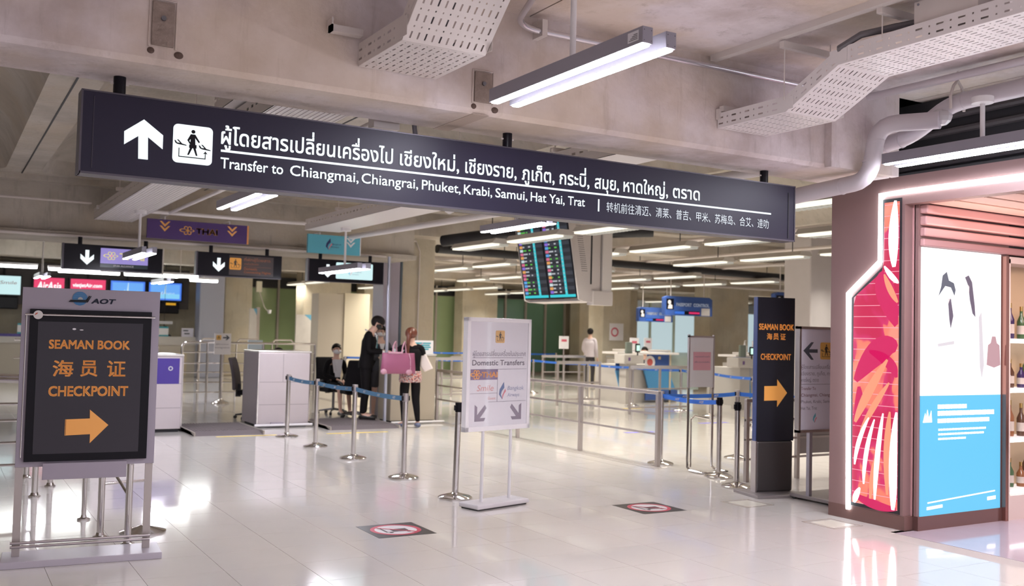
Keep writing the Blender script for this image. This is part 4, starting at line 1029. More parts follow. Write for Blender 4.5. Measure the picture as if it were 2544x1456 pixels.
# shelves of bottles beyond the bronze post
bk = thing('display_shelf', 'cream display shelf unit with four lit boards at the right edge', 'shelf', (8.52, 5.40, 0))
CR = mat('cream_shelf', (.72, .62, .58), .4)
bx('back_panel', mat('shelf_back', (.60, .45, .28), .4), 0, 2.0, .22, .24, 0, 2.40, bk); bx('side_panel', CR, -.03, .0, -.02, .24, 0, 2.40, bk); bx('top_panel', CR, -.03, 2, -.02, .24, 2.36, 2.42, bk); bx('plinth', CR, 0, 2, -.0, .22, 0, .22, bk)
for z in (.281, .755, 1.211, 1.67): 
    s_ = bx('shelf_board', mat('glass_board', (.85, .85, .88), .15, emit=.5), 0, 2, -.0, .22, z-.03, z-.005, bk)
    bx('light_strip', mat('strip_light', (1, 1, 1), .3, emit=3), 0.0, 2, -.005, .005, z-.045, z-.03, bk)
BC = [(.05, .03, .10), (.06, .12, .05), (.25, .10, .04), (.10, .05, .03)]
def bottle(x, y, z, k, h, lab):
    o = MB().lathe([(.035, 0), (.038, .02), (.038, h*.55), (.014, h*.75), (.013, h)], 16).build('bottle', mat('bottle_%d' % k, BC[k], .1), None, smooth=True)
    o.location = (x, y, z); tag(o, lab, 'bottle', 'bottles on the shop shelves')
    MB().lathe([(.0145, h*.88), (.0145, h+.008)], 12).build('cap', mat('gold_cap', (.6, .4, .15), .25, .9), o)
    MB().lathe([(.0385, h*.15), (.0385, h*.42)], 16).build('label', mat('bottle_label', (.55, .50, .45), .5), o)
for r_, z in enumerate((.276, .75, 1.206, 1.665)):
    for q in range(5):
        bottle(8.62+.13*q, 5.50+.03*(q % 2), z, (r_+q) % 4, (.30, .26, .22, .33)[(r_*2+q) % 4], '%s bottle, %s from the bronze post on the %s lit shelf' % (('dark violet', 'green', 'amber', 'dark brown')[(r_+q) % 4], ORD[q], ('lowest', 'second lowest', 'second highest', 'top')[r_]))

# ================================================================ GUARD RAILS
RAILM = mat('rail_steel', (.50, .455, .44), .38, .85)
gr = thing('guard_rail', 'long square-tube steel guard rail receding behind the Domestic Transfers board', 'railing', (7.75, 9.46, 0))
bx('top_rail', RAILM, -.022, .022, 0, 6.2, .885, .93, gr, bevel=.006)
for y in (0, 1.68, 3.36, 5.04, 6.17): bx('post', RAILM, -.024, .024, y-.0, y+.05, 0, .885, gr); 
for z in (.395, .642): 
    bx('mid_rail', RAILM, -.010, .010, .03, 6.2, z-.012, z+.012, gr)
g2 = thing('guard_rail', 'short steel guard rail behind the pylon', 'railing', (7.87, 8.10, 0))
bx('top_rail', RAILM, 0, 2.4, -.022, .022, .885, .93, g2, bevel=.006)
for x in (0, .80, 1.6, 2.35): bx('post', RAILM, x, x+.045, -.022, .022, 0, .885, g2)
for z in (.25, .47, .69): bx('mid_rail', RAILM, 0, 2.4, -.01, .01, z-.012, z+.012, g2)
bx('infill_panel', mat('grey_infill', (.36, .33, .34), .5), .85, 1.6, .0, .012, .28, .86, g2)
g3 = thing('guard_rail', 'round tube crowd rail behind the counters on the left', 'railing', (4.4, 20.8, 0))
tb = MB().tube([(0, 0, 0), (0, 0, 1.15), (.03, 0, 1.22), (.10, 0, 1.25), (2.85, 0, 1.25)], .024, 10).tube([(.52, 0, 0), (.52, 0, 1.25)], .024, 10).tube([(.40, .3, 0), (.40, .3, 1.2)], .02, 8).tube([(1.7, 0, 0), (1.7, 0, 1.25)], .024, 8).tube([(2.85, 0, 0), (2.85, 0, 1.25)], .024, 8)
tb.build('hoop', STEEL, g3, smooth=True)
for z in (.209, .418, .626, .818, 1.043): MB().tube([(0, 0, z), (2.85, 0, z)], .014, 8).build('mid_rail', STEEL, g3, smooth=True)
g4 = thing('guard_rail', 'hooped rail stub above the blue-panelled lilac counter', 'railing', (2.3, 20.8, 0))
MB().tube([(-1, 0, 1.25), (1.5, 0, 1.25), (1.6, 0, 1.2), (1.63, 0, 1.1), (1.63, 0, 0)], .024, 10).build('hoop', STEEL, g4, smooth=True); MB().tube([(-1, 0, .9), (1.6, 0, .9)], .014, 8).build('mid_rail', STEEL, g4, smooth=True)
g5 = thing('guard_rail', 'row of low polished hoops beyond the middle counter', 'railing', (5.6, 24.5, 0))
for x in (0, .9, 1.8): MB().tube([(x, 0, 0), (x, 0, 1.2), (x+.08, 0, 1.28), (x+.5, 0, 1.28), (x+.58, 0, 1.2), (x+.58, 0, 0)], .022, 8).build('hoop', STEEL, g5, smooth=True)
for (x, y, w_, lab) in ((15.0, 23.6, 1.5, 'pair of steel gate rails left of the far walking man'), (17.5, 23.95, 1.3, 'steel gate rails in front of the far walking man'), (12.1, 18.4, 1.2, 'short steel gate rail in the middle of the hall'), (12.3, 16.0, 1.6, 'steel gate rail before the first passport booth'), (9.6, 20.4, 1.2, 'small steel gate rail beyond the end of the guard rail'), (11.0, 21.5, 1.2, 'steel gate rail among the blue belts')):
    t = thing('gate_rail', lab, 'railing', (x, y, 0))
    MB().bx(0, w_, -.03, .03, .93, 1.0).build('top_rail', mat('rail_light', (.70, .66, .62), .25, .8), t)
    for q in (0, .5, 1): MB().bx(q*(w_-.04), q*(w_-.04)+.04, -.02, .02, 0, .93).build('post', RAILM, t)
    [MB().bx(0, w_, -.01, .01, z, z+.03).build('mid_rail', RAILM, t) for z in (.12, .5)]
hs = [(11.0, 22.3), (12.5, 22.4), (13.9, 22.3), (14.0, 19.9), (13.85, 17.9), (14.1, 16.5), (13.7, 15.1), (12.9, 13.1)]
for k, (x, y) in enumerate(hs):
    s_ = stanchion(x, y, 'hall queue post with bright blue belt, %s' % ('farthest left', 'second from the left', 'at the far corner', 'fourth along the belt', 'beside the first booth', 'below the first booth', 'behind the pink notice board', 'nearest the pylon')[k], 'hall queue posts')
    if k < len(hs)-1: belt(s_, hs[k+1][0]-x, hs[k+1][1]-y, BELT2, z=.88, words=3)
hs2 = [(14.5, 30.0), (16.2, 30.2), (18.0, 30.0), (19.8, 30.2)]
for k, (x, y) in enumerate(hs2):
    s_ = stanchion(x, y, 'distant queue post with blue belt by the glass wall, %s' % ('leftmost', 'second', 'third', 'rightmost')[k], 'hall queue posts')
    if k < len(hs2)-1: belt(s_, hs2[k+1][0]-x, .2*(-1)**k, BELT2, z=.88, words=2)
hs3 = [(9.6, 20.9), (10.9, 21.1)]
s_ = stanchion(9.0, 23.5, 'distant queue post right of the stainless counter', 'hall queue posts'); belt(s_, 3.4, .3, BELT2, z=.88, words=2)

# ================================================================ COUNTERS, MATS, SMALL SIGNS
def counter(label, x0, x1, y0, y1, h, m=CLAD, joints=True, foot=.0):
    t = thing('counter', label, 'counter', (x0, y0, 0)); W_ = x1-x0; D_ = y1-y0
    bx('body', m, 0, W_, 0, D_, .05, h-.03, t, bevel=.01)
    bx('plinth', DARK, .03, W_-.03, .03, D_-.03, 0, .05, t)
    bx('top', mat('counter_top', (.80, .77, .74), .2, .4), -.012, W_+.012, -.012, D_+.012, h-.03, h, t, bevel=.008)
    if joints:
        J = mat('joint', (.25, .21, .24), .5)
        MB().bx(.02, W_-.02, -.0015, .001, .72, .726).bx(.02, W_-.02, -.0015, .001, .36, .366).bx(W_*.47, W_*.47+.005, -.0015, .001, .72, h-.05).build('panel_joint', J, t)
        for x in (-.008, W_-.012): MB().bx(x, x+.02, -.008, .012, .03, h-.03).build('corner_trim', STEEL, t)
    return t
cA = counter('lilac steel counter with dark blue panel, left, behind the notice stand', 2.0, 3.22, 15.10, 16.0, 1.16)
bx('blue_panel', mat('violet_panel', (.06, .035, .25), .35), .30, 1.17, -.004, .0, .72, 1.10, cA)
ring(1.04, .95, .02, .035, -.006, mat('emblem', (.55, .55, .6), .4), cA, 'emblem', 8)
cB = counter('wide pink-lilac steel counter in the middle left', 4.45, 5.30, 15.40, 16.25, 1.225)
bx('side_leaf', mat('counter_side', (.40, .36, .40), .4, .5), -.012, -.001, .03, .84, .05, 1.19, cB)
MB().tube([(-.05, -.05, .04), (.9, -.05, .04)], .02, 8).build('foot_pipe', WHITE, cB)
MB().bx(.22, .42, -.05, 0, .02, .08).build('foot_box', LILAC, cB)
cC = counter('beige steel counter right of the travellers, under the round column', 6.74, 7.58, 15.40, 16.0 - .05, 1.20, m=mat('counter_warm', (.50, .44, .35), .4, .5), joints=False)
MB().tube([(0, -.06, .03), (1.0, -.06, .03)], .018, 8).build('foot_pipe', WHITE, cC)
MB().tube([(-.10, .0, 0), (-.10, .0, 2.86)], .028, 12).build('steel_post', mat('cool_post', (.55, .56, .66), .3, .7), cC)
nb2 = thing('counter_notice', 'small white notice with turquoise text standing on the beige counter', 'notice', (7.12, 15.5, 1.2))
bx('board', WHITE, 0, .45, 0, .02, .01, .235, nb2); MB().bx(.0, .45, -.03, .05, 0, .01).build('foot', WHITE, nb2)
TQ = mat('turquoise_print', (.05, .35, .42), .5)
MB().bx(.10, .40, -.003, 0, .175, .20).bx(.10, .38, -.003, 0, .14, .165).bx(.10, .40, -.003, 0, .105, .13).bx(.10, .36, -.003, 0, .07, .095).build('print', TQ, nb2)
# dsk = counter('low dark reception desk behind the travellers', 5.75, 6.55, 16.6, 17.1, .9, m=mat('desk_dark', (.035, .03, .035), .5), joints=False)
for (a, b, c, d, lab) in ((3.27, 4.30, 14.45, 15.85, 'grey ribbed floor mat left of the wide lilac counter'), (5.42, 6.62, 14.70, 16.15, 'grey ribbed floor mat under the suited man')):
    t = thing('floor_mat', lab, 'mat', (a, c, 0))
    MB().prism([(0, 0), (d-c, 0), (d-c, .05), (.22, .05)], 0, b-a, 'x').build('ramp', mat('mat_grey', (.16, .135, .14), .9), t)
    mb = MB()
    for k in range(22): mb.bx(.02+k*(b-a-.04)/22, .02+(k+.5)*(b-a-.04)/22, .23, d-c, .05, .055)
    mb.build('rib', mat('mat_rib', (.20, .17, .175), .9), t); MB().bx(0, .02, 0, d-c, 0, .055).bx(b-a-.02, b-a, 0, d-c, 0, .055).build('edge', mat('mat_edge', (.36, .32, .28), .7), t)
t = thing('sign_post', 'small white sign with black right arrow on a steel pole behind the counters', 'sign', (5.15, 20.5, 0))
MB().lathe([(.19, 0), (.17, .03), (.04, .08), (.03, .1)], 24).build('base', STEEL, t, smooth=True); MB().tube([(0, .03, .08), (0, .03, 1.05)], .035, 12).build('pole', STEEL, t, smooth=True)
bx('board', WHITE, -.17, .17, -.01, .015, 1.01, 1.45, t)
connecting_pictogram(-.085, 1.36, .10, -.011, t, mat('pict_orange'), mat('pict_black'))
poly([(.0, 1.375), (.0, 1.345), (.085, 1.345), (.05, 1.31), (.085, 1.31), (.14, 1.36), (.085, 1.41), (.05, 1.41), (.085, 1.375)], -.011, mat('dark_grey_print'), t, 'arrow')
for k, (s, a, b) in enumerate((('ผู้โดยสาร', -.14, .12), ('Immigration', -.15, .14))): text(s, a, b, 1.20-.07*k, 1.24-.07*k, -.011, PT2, t)
# pillars with printed wraps by the glass wall
for x, y, z, w_, lab in ((8.05, 29.0, 2.15, .22, 'tall narrow printed stand left of the green glass'), (9.15, 28.0, 2.0, .50, 'wider printed pillar before the green glass')):
    t = thing('printed_pillar', lab, 'display stand', (x, y, 0))
    bx('panel', mat('pale_print', (.66, .62, .58), .5, noise=.2, nscale=3), 0, w_, 0, .05, .1, z, t); bx('side', BRUSH, w_, w_+.09, .0, .1, 0, z+.04, t)
    MB().prism([(w_*.5, z), (w_, z), (w_, z-.2)], -.004, -.001).build('blue_corner', mat('sky_print', (.15, .42, .60), .5), t)
t = thing('printed_pillar', 'low pale blue printed panel behind the rail', 'display stand', (6.1, 22.0, 0)); bx('panel', mat('pale_blue_print', (.50, .60, .68), .5), 0, .33, 0, .04, .45, 1.3, t); bx('band', mat('sky_print'), 0, .33, -.004, 0, .46, .56, t); bx('band', TQ, .0, .2, -.004, 0, 1.02, 1.06, t); bx('foot', BRUSH, .1, .2, 0, .04, 0, .45, t)
# white notice board with a pink sheet
t = thing('notice_stand', 'white notice board with a pink paper on tubular steel legs', 'sign stand', (7.81, 9.0, 0))
bx('board', mat('board_white'), .0, .385, -.01, .01, 1.005, 1.61, t); MB().bx(-.012, .004, -.015, .015, .99, 1.64).bx(.381, .397, -.015, .015, .99, 1.64).bx(-.012, .397, -.015, .015, 1.605, 1.625).build('frame', BRUSH, t)
bx('pink_paper', mat('pink_paper', (.80, .42, .50), .6), .06, .335, -.013, -.01, 1.21, 1.43, t)
for k in range(2): text(('กรุณารอด้านหน้า', 'เพื่อตรวจหนังสือ')[k], .08, .315, 1.36-.06*k, 1.385-.06*k, -.0135, PT2, t)
MB().tube([(.0, 0, 1.0), (.0, 0, .05), (.0, -.05, .02), (.0, -.30, .02), (.2, -.36, .02), (.36, -.30, .02), (.385, -.05, .02), (.385, 0, .05), (.385, 0, 1.0)], .016, 8).build('leg_frame', STEEL, t, smooth=True)
MB().tube([(.05, .0, .05), (.05, 0, .62), (.1, 0, .66), (.33, 0, .62)], .012, 8).build('brace', STEEL, t, smooth=True)

# ================================================================ BLACK AIRLINE SIGNS OVER THE COUNTERS
def down_arrow(cx, cz, s, y, m, parent):
    return poly([(cx-.12*s, cz+.5*s), (cx+.12*s, cz+.5*s), (cx+.12*s, cz-.05*s), (cx+.42*s, cz+.22*s), (cx+.42*s, cz-.10*s), (cx, cz-.5*s), (cx-.42*s, cz-.10*s), (cx-.42*s, cz+.22*s), (cx-.12*s, cz-.05*s)], y, m, parent, 'arrow')
def black_sign(x0, x1, lab, Y=15.3):
    t = thing('overhead_sign', lab, 'sign', (x0, Y, 2.375), 0, 'black airline signs over the counters'); W_ = x1-x0
    bx('housing', BLACK, 0, W_, 0, .12, 0, .365, t, bevel=.004); MB().bx(-.004, .02, -.004, .12, -.004, .369).bx(0, W_, -.004, .12, -.006, .004).build('trim', TRIM, t)
    for q in (.17, .83): MB().tube([(W_*q, .06, .36), (W_*q, .06, .47)], .03, 10).build('hanger_tube', BLACK, t)
    down_arrow(.34 if W_ < 1.36 else .33, .175, .215, 0, LIT, t)
    return t
s1 = black_sign(1.522, 2.90, 'black overhead sign with down arrow and lit purple airline screen, left')
SCRP = mat('screen_purple', (.3, .25, .6), .3, emit=.85, ecol=(.34, .28, .68))
bx('screen', SCRP, .51, 1.17, -.004, 0, .10, .325, s1); bx('screen_bar', mat('screen_bar', (.02, .04, .05), .3), .51, 1.17, -.004, 0, .045, .10, s1)
YL = mat('screen_yellow', (.8, .7, .3), .4, emit=.8, ecol=(.80, .70, .35))
orchid_logo(.66, .215, .16, -.006, s1, YL, mat('screen_pink', (.7, .2, .6), .4, emit=.6)); text('THAI', .77, 1.12, .165, .265, -.006, YL, s1, bold=.03)
text('STAR ALLIANCE', .69, .97, .060, .083, -.006, WHITE, s1)
s2 = black_sign(3.40, 4.735, 'black overhead sign with orange Domestic Connecting Flights panel, middle')
bx('dim_panel', mat('dim_panel', (.05, .035, .035), .35), .50, 1.20, -.003, 0, .03, .335, s2)
OD = mat('orange_dim', (.50, .17, .08), .4, emit=.30, ecol=(.7, .25, .12))
connecting_pictogram(.595, .205, .185, -.003, s2, mat('pict_amber', (.72, .33, .06), .4, emit=.22), mat('pict_black'))
thai_fit('ที่พักผู้โดยสาร', .73, 1.15, -.004, OD, s2, .255, .29, bold=.0); thai_fit('ภายในประเทศ', .73, .96, -.004, OD, s2, .195, .222, bold=0)
MB().bx(.73, 1.16, -.005, -.003, .165, .168).build('rule', OD, s2)
text('Domestic', .73, .94, .115, .155, -.004, OD, s2, bold=.02); text('Connecting Flights', .73, 1.16, .055, .10, -.004, OD, s2, bold=.02)
s3 = black_sign(5.17, 6.497, 'black overhead sign with pale cyan airline screen, right')
poly(rrect(.48, 1.13, .055, .325, .02), 0, mat('screen_cyan', (.7, .9, .9), .3, emit=.95, ecol=(.66, .92, .94)), s3, 'screen')
swoosh_logo(.73, .17, .11, -.004, s3, mat('lit_blue', (.2, .5, .7), .4, emit=.4), mat('lit_red', (.8, .4, .45), .4, emit=.4))
text('Bangkok', .79, .93, .165, .19, -.004, BL, s3, slant=.2); text('Airways', .76, .88, .125, .15, -.004, BL, s3, slant=.2)
# coloured banners on the far beam
bn = thing('banner', 'purple banner with orange chevrons and airline lettering', 'banner', (2.61, 15.0, 2.872))
bx('panel', mat('banner_purple', (.065, .03, .145), .45), 0, 1.47, 0, .05, 0, .285, bn); bx('end_strip', mat('banner_orange', (.75, .33, .10), .5), 1.47, 1.495, -.002, .05, 0, .285, bn)
BO = mat('banner_gold', (.85, .42, .12), .45)
down_chevrons(.25, .155, .17, 0, BO, bn); down_chevrons(1.24, .150, .17, 0, BO, bn)
orchid_logo(.58, .145, .17, -.002, bn, BO); text('THAI', .70, 1.02, .10, .19, -.002, BO, bn, bold=.03)
MB().tube([(.25, .02, .28), (.25, .02, .33), (.25, .5, .33)], .012, 6).tube([(1.2, .02, .28), (1.2, .02, .33), (1.2, .5, .33)], .012, 6).build('clip', WHITE, bn)
bn = thing('banner', 'turquoise banner with white chevrons and swoosh logo', 'banner', (5.02, 14.9, 2.80))
bx('panel', mat('banner_turquoise', (.10, .40, .52), .4), 0, .88, 0, .05, 0, .30, bn); bx('end_strip', WHITE, .88, .895, -.002, .05, 0, .30, bn)
MB().tube([(.2, .02, .29), (.2, .02, .33), (.2, .6, .33)], .012, 6).tube([(.75, .02, .29), (.75, .02, .33), (.75, .6, .33)], .012, 6).build('clip', WHITE, bn); down_chevrons(.72, .17, .17, 0, WHITE, bn); swoosh_logo(.35, .15, .18, -.001, bn, mat('sw_navy', (.02, .03, .12), .4), mat('sw_red'))
text('Bangkok', .40, .56, .14, .17, -.001, mat('sw_navy'), bn, slant=.2); text('Airways', .38, .52, .095, .125, -.001, mat('sw_navy'), bn, slant=.2)
# dome camera under the beam
t = thing('dome_camera', 'white dome camera under the ceiling left of the transfer sign lamp', 'camera', (5.85, 11.6, 3.25))
MB().lathe([(.07, .05), (.08, .0), (.06, -.05), (.02, -.075)], 18).build('dome', WHITE, t, smooth=True); MB().tube([(0, 0, .05), (0, 0, .45)], .02, 8).build('stem', WHITE, t)

# ================================================================ FLIGHT BOARD
fb = thing('flight_board', 'double flight information board hanging tilted in the centre', 'screen', (8.5, 13.95, 2.17), R(-90))
W_ = 1.55; TL = R(10.5)
sc_ = bx('screen', BLACK, 0, W_, 0, .09, 0, 1.34, fb, bevel=.004); sc_.rotation_euler = (TL, 0, 0)
RC = random.Random(3)
em = lambda n, c, e=.8: mat(n, c, .4, emit=e, ecol=c)
cols = [em('fb_pink', (.75, .16, .30)), em('fb_blue', (.12, .40, .85)), em('fb_white', (.65, .80, .82)), em('fb_violet', (.28, .16, .75)), em('fb_orange', (.85, .40, .12))]
rowb = em('fb_row', (.035, .04, .055), .9); cy = em('fb_cyan', (.03, .55, .62), 1.0); gn = em('fb_green', (.12, .60, .08), .8); wh = em('fb_text', (.55, .58, .62), .8)
for s_i in range(2):
    x0 = .02+s_i*(W_/2); x1 = x0+W_/2-.045
    dsp = bx('display', em('fb_dark', (.015, .017, .026), .8), x0, x1, -.004, 0, .02, 1.32, sc_)
    mbs = {}
    def addq(m, a, b, c, d, y=-.0065): mbs.setdefault(m.name, (m, MB()))[1].bx(a, b, y, -.004, c, d)
    n = 21; h = (1.30-.06)/n
    for r_ in range(n):
        z = .075+r_*h
        if r_ % 2: addq(rowb, x0+.005, x1-.005, z, z+h*.95, -.005)
        addq(RC.choice(cols), x0+.03, x0+.12, z+h*.12, z+h*.85)
        tm_ = RC.choice((gn, wh)); addq(tm_, x0+.13, x0+.13+RC.uniform(.02, .13), z+h*.3, z+h*.68)
        if RC.random() < .9: addq(tm_, x0+.30, x0+.30+RC.uniform(.03, .07), z+h*.3, z+h*.68)
        addq(wh, x0+.475, x0+.495, z+h*.3, z+h*.7, -.0085)
    addq(cy, x0+.455, x0+.515, .06, 1.31, -.0075); addq(cy, x0+.005, x1-.005, .02, .062, -.0075)
    for m, b_ in mbs.values(): b_.build('display_rows', m, dsp)
FBW = mat('board_case', (.52, .48, .46), .45)
MB().prism([(0.005, -.02), (.10, -.05), (.40, -.06), (.40, 1.45), (-.25, 1.45), (-.23, 1.30)], W_, W_+.03, 'x').build('side_case', FBW, fb)
MB().prism([(0.09, -.04), (.38, -.06), (.38, -.03), (.10, -.0)], 0.0, W_, 'x').build('bottom_case', FBW, fb)
MB().prism([(0.005, -.02), (.10, -.05), (.40, -.06), (.40, 1.45), (-.25, 1.45), (-.23, 1.30)], -.03, 0, 'x').build('side_case', FBW, fb)
vt = MB()
for r_ in range(26):
    for c_ in range(5): 
        z = .42+r_*.033; y = .10-.19*(z)+c_*.022+.03; vt.bx(W_+.029, W_+.0315, y, y+.012, z, z+.009)
vt.build('vent_holes', DARK, fb)
bx('cable_slot', DARK, W_+.029, W_+.032, .21, .24, .22, 1.1, fb)
bx('rear_post', mat('case_light', (.60, .57, .55), .4), W_-.1, W_+.06, .42, .60, .12, 1.53, fb); bx('rear_foot', FBW, W_-.1, W_+.07, .25, .62, -.1, .12, fb)
bx('back_screen', BLACK, 0, W_, .42, .5, .05, 1.3, fb)
MB().tube([(.4, .25, 1.3), (.4, .25, 1.98)], .03, 8).tube([(1.2, .25, 1.3), (1.2, .25, 1.98)], .03, 8).build('hanger', FBW, fb)

# ================================================================ CHECK-IN DESKS AT THE FAR LEFT
SCR = [(1.25, 2.10, 'pale cyan check-in screen cut by the left edge of the picture', em('scr_cyan', (.62, .88, .90), .95)), (2.451, 3.273, 'red check-in screen, left of the two', em('scr_red', (.85, .05, .16), .95)), (3.446, 4.43, 'red check-in screen, right of the two', em('scr_red', (.85, .05, .16))), (4.58, 5.575, 'blue check-in screen, left of the two', em('scr_blue', (.07, .22, .90), .95)), (5.70, 6.68, 'blue check-in screen, right of the two', em('scr_blue', (.07, .22, .90)))]
LITW = em('lit_text', (.95, .95, .97), 1.1)
for k, (a, b, lab, m) in enumerate(SCR):
    t = thing('wall_screen', lab, 'screen', (a, 32.0, 2.37), 0, None)
    w_ = b-a; bx('case', BLACK, -.03, w_+.03, 0, .12, -.03, .57, t); bx('display', m, 0, w_, -.008, 0, 0, .545, t)
    bx('desk_label', BLACK, .0, w_*.95, -.02, .12, -.42, -.06, t, bevel=.03)
    MB().tube([(w_*.5, .1, .55), (w_*.5, .1, .8)], .03, 6).build('hanger', DARK, t)
    if k == 1: text('AirAsia', .08, w_-.08, .18, .42, -.009, LITW, t, bold=.02, slant=.2)
    if k == 2: text('vietjetAir.com', .06, w_-.1, .27, .42, -.009, LITW, t, bold=.03, slant=.1)
    if k == 0: text('Smile', .3, .75, .3, .4, -.009, mat('smile_red'), t, slant=.2)
    if k >= 3:
        bx('sky', em('scr_sky', (.15, .42, .95), .95), .05, w_-.05, -.010, -.008, .05, .50, t); bx('sky', em('scr_sky2', (.25, .65, .95), .95), .05, w_-.05, -.011, -.009, .05, .20, t)
        poly([(w_*.46, .2), (w_*.5, .5), (w_*.52, .5), (w_*.52, .2)], -.011, em('scr_pale', (.55, .80, .95), .95), t, 'tail_fin'); text('Bangkok', w_*.45, w_*.8, .18, .25, -.012, em('scr_pale', (.55, .80, .95)), t, slant=.2)
        swoosh_logo(w_*.40, .22, .12, -.012, t, em('scr_pale', (.5, .8, .9)), mat('lit_red'))
bx('amber_sign', em('amber', (.75, .38, .02), .8), .52, .82, -.03, -.02, -.15, -.08, t)
bx('bulkhead', mat('dark_bulkhead', (.06, .05, .05), .6), -4, 6.95, 32.16, 32.4, 2.1, 3.35)
tag(bpy.data.objects['bulkhead'], 'dark bulkhead wall that carries the row of check-in screens', 'panel')
ck = thing('check_in_desk', 'long beige check-in desk at the far left wall', 'counter', (1.0, 31.0, 0))
bx('body', mat('desk_beige', (.52, .46, .38), .5), 0, 5.95, 0, .45, 0, .98, ck); bx('front_panel', mat('desk_front', (.62, .52, .36), .5), 4.6, 5.7, -.02, 0, .05, .75, ck); bx('top', mat('desk_top', (.58, .54, .50), .3), -.02, 5.97, -.05, .47, .98, 1.24, ck)
bx('violet_edge', mat('violet_panel'), 0, 1.3, -.06, -.05, 1.16, 1.24, ck)
for (x, w_, h, m, lab) in ((5.85, .28, .30, WHITE, 'white notice with turquoise band on the check-in desk'), (6.52, .36, .27, mat('pale_notice', (.75, .72, .82), .4), 'pale lilac notice on the check-in desk end'), (2.0, .25, .3, WHITE, 'white notice on the left of the check-in desk')):
    t = thing('counter_notice', lab, 'notice', (x, 30.98, 1.24)); bx('board', m, 0, w_, 0, .03, 0, h, t)
    if x > 6: MB().bx(.05, .2, -.003, 0, .17, .21).bx(.08, .24, -.003, 0, .08, .12).build('print', mat('dark_grey_print'), t)
    else: MB().bx(0, w_, -.003, 0, .0, .05).bx(0, w_, -.003, 0, h-.05, h).build('band', TQ, t)
t = thing('hanging_tag', 'small white tag hanging over the masked clerk at the check-in desk', 'sign', (6.1, 31.5, 1.62)); bx('panel', WHITE, -.20, .25, 0, .03, .0, .09, t); MB().tube([(0, .02, .0), (0, .02, -.15)], .01, 6).tube([(0, .02, .08), (0, .02, 2.0)], .006, 6).build('wire', DARK, t)
# scanner gate arm, camera on cream wall
t = thing('wall_camera', 'small cream camera box high on the far concrete wall', 'camera', (9.0, 31.7, 2.75)); bx('box', mat('cream_box', (.72, .68, .55), .5), 0, .18, 0, .1, 0, .35, t); MB().tube([(.1, 0, 0), (.25, -.1, -.5), (.36, -.1, -.62)], .012, 6).build('cable', GALV, t); MB().lathe([(.05, 0), (.07, .12)], 12, (.42, -.1, -.70)).build('camera_head', WHITE, t)

# ================================================================ PASSPORT CONTROL
BLU = mat('booth_blue', (.04, .09, .30), .4); BLU2 = mat('booth_sky', (.07, .27, .52), .4); NAVYT = mat('booth_text', (.55, .60, .68), .5)
def booth(x, y, lab, w_=2.1, glassm=None):
    t = thing('passport_booth', lab, 'booth', (x, y, 0))
    bx('cabinet', mat('booth_grey', (.50, .47, .44), .5), .35, w_-.1, .1, 1.3, .0, .90, t)
    MB().prism([(0, 1.17), (.52, 1.17), (.52, .78), (0, .78)], -.02, 0).build('sign_panel', BLU, t)
    MB().prism([(.0, .78), (.52, .78), (.58, .06), (.22, .06)], -.02, .02).build('front_panel', BLU2, t)
    MB().prism([(.95, 1.17), (1.65, 1.17), (1.65, .78), (.95, .78)], -.02, 0).build('sign_panel', BLU, t)
    MB().prism([(.85, .78), (1.62, .78), (1.95, .06), (1.1, .06)], -.02, .02).build('front_panel', BLU2, t)
    bx('foot_band', BLU, .9, 1.9, -.03, .0, .06, .30, t)
    bx('desk_top', mat('booth_top', (.78, .74, .72), .3), -.03, w_-.25, -.12, .5, 1.17, 1.22, t)
    bx('glass_screen', mat('booth_glass', (.42, .50, .47), .1, alpha=.55), 1.68, w_+.5, .0, .02, .3, 1.15, t)
    bx('edge_strip', mat('gold_edge', (.60, .50, .34), .4), 1.63, 1.68, -.03, .03, .0, 1.17, t)
    r_ = ring(1.02, .98, .0, .13, -.024, mat('emblem_red', (.6, .12, .10), .4), t, 'emblem', 20); ring(1.02, .98, .09, .16, -.027, WHITE, t, 'emblem_ring', 20)
    MB().bx(1.22, 1.58, -.024, -.02, .84, .88).bx(.06, .4, -.024, -.02, .84, .88).build('sign_print', NAVYT, t); MB().bx(.20, .28, -.024, -.02, 1.05, 1.12).bx(1.28, 1.36, -.024, -.02, 1.05, 1.12).build('crest', mat('crest', (.6, .45, .25), .4), t)
    return t
booth(13.95, 18.7, 'blue and grey passport booth, left, beside the queue belt')
booth(16.3, 17.2, 'blue and grey passport booth, right, behind the pink notice board')
booth(17.0, 22.4, 'passport booth in the second row, between the two concrete columns', 1.9)
booth(19.6, 20.2, 'passport booth in the second row, right side', 1.9)
def scanner(x, y, lab):
    t = thing('face_scanner', lab, 'scanner', (x, y, 0))
    bx('pedestal', mat('scan_grey', (.48, .45, .42), .5), -.12, .18, -.02, .25, 0, .95, t); bx('body', mat('scan_light', (.58, .55, .52), .45), -.24, .34, -.10, .3, .95, 1.17, t, bevel=.02)
    bx('side_screen', mat('scan_dark', (.20, .24, .21), .3), -.14, .03, -.05, .02, 1.19, 1.46, t, bevel=.01); bx('unit', BLACK, .06, .20, -.14, -.10, 1.22, 1.43, t, bevel=.02); bx('display', em('scan_lit', (.60, .98, .78), 1.2), .085, .175, -.145, -.14, 1.26, 1.39, t)
    MB().tube([(.13, -.12, 1.15), (.13, -.12, 1.24)], .015, 8).build('stem', DARK, t); bx('crest', mat('crest_violet', (.18, .10, .28), .5), -.12, -.06, -.104, -.10, 1.02, 1.10, t)
    return t
scanner(14.15, 18.4, 'face scanner with green lit screen on the left passport booth')
scanner(15.85, 16.4, 'face scanner with green lit screen just left of the dark pylon')
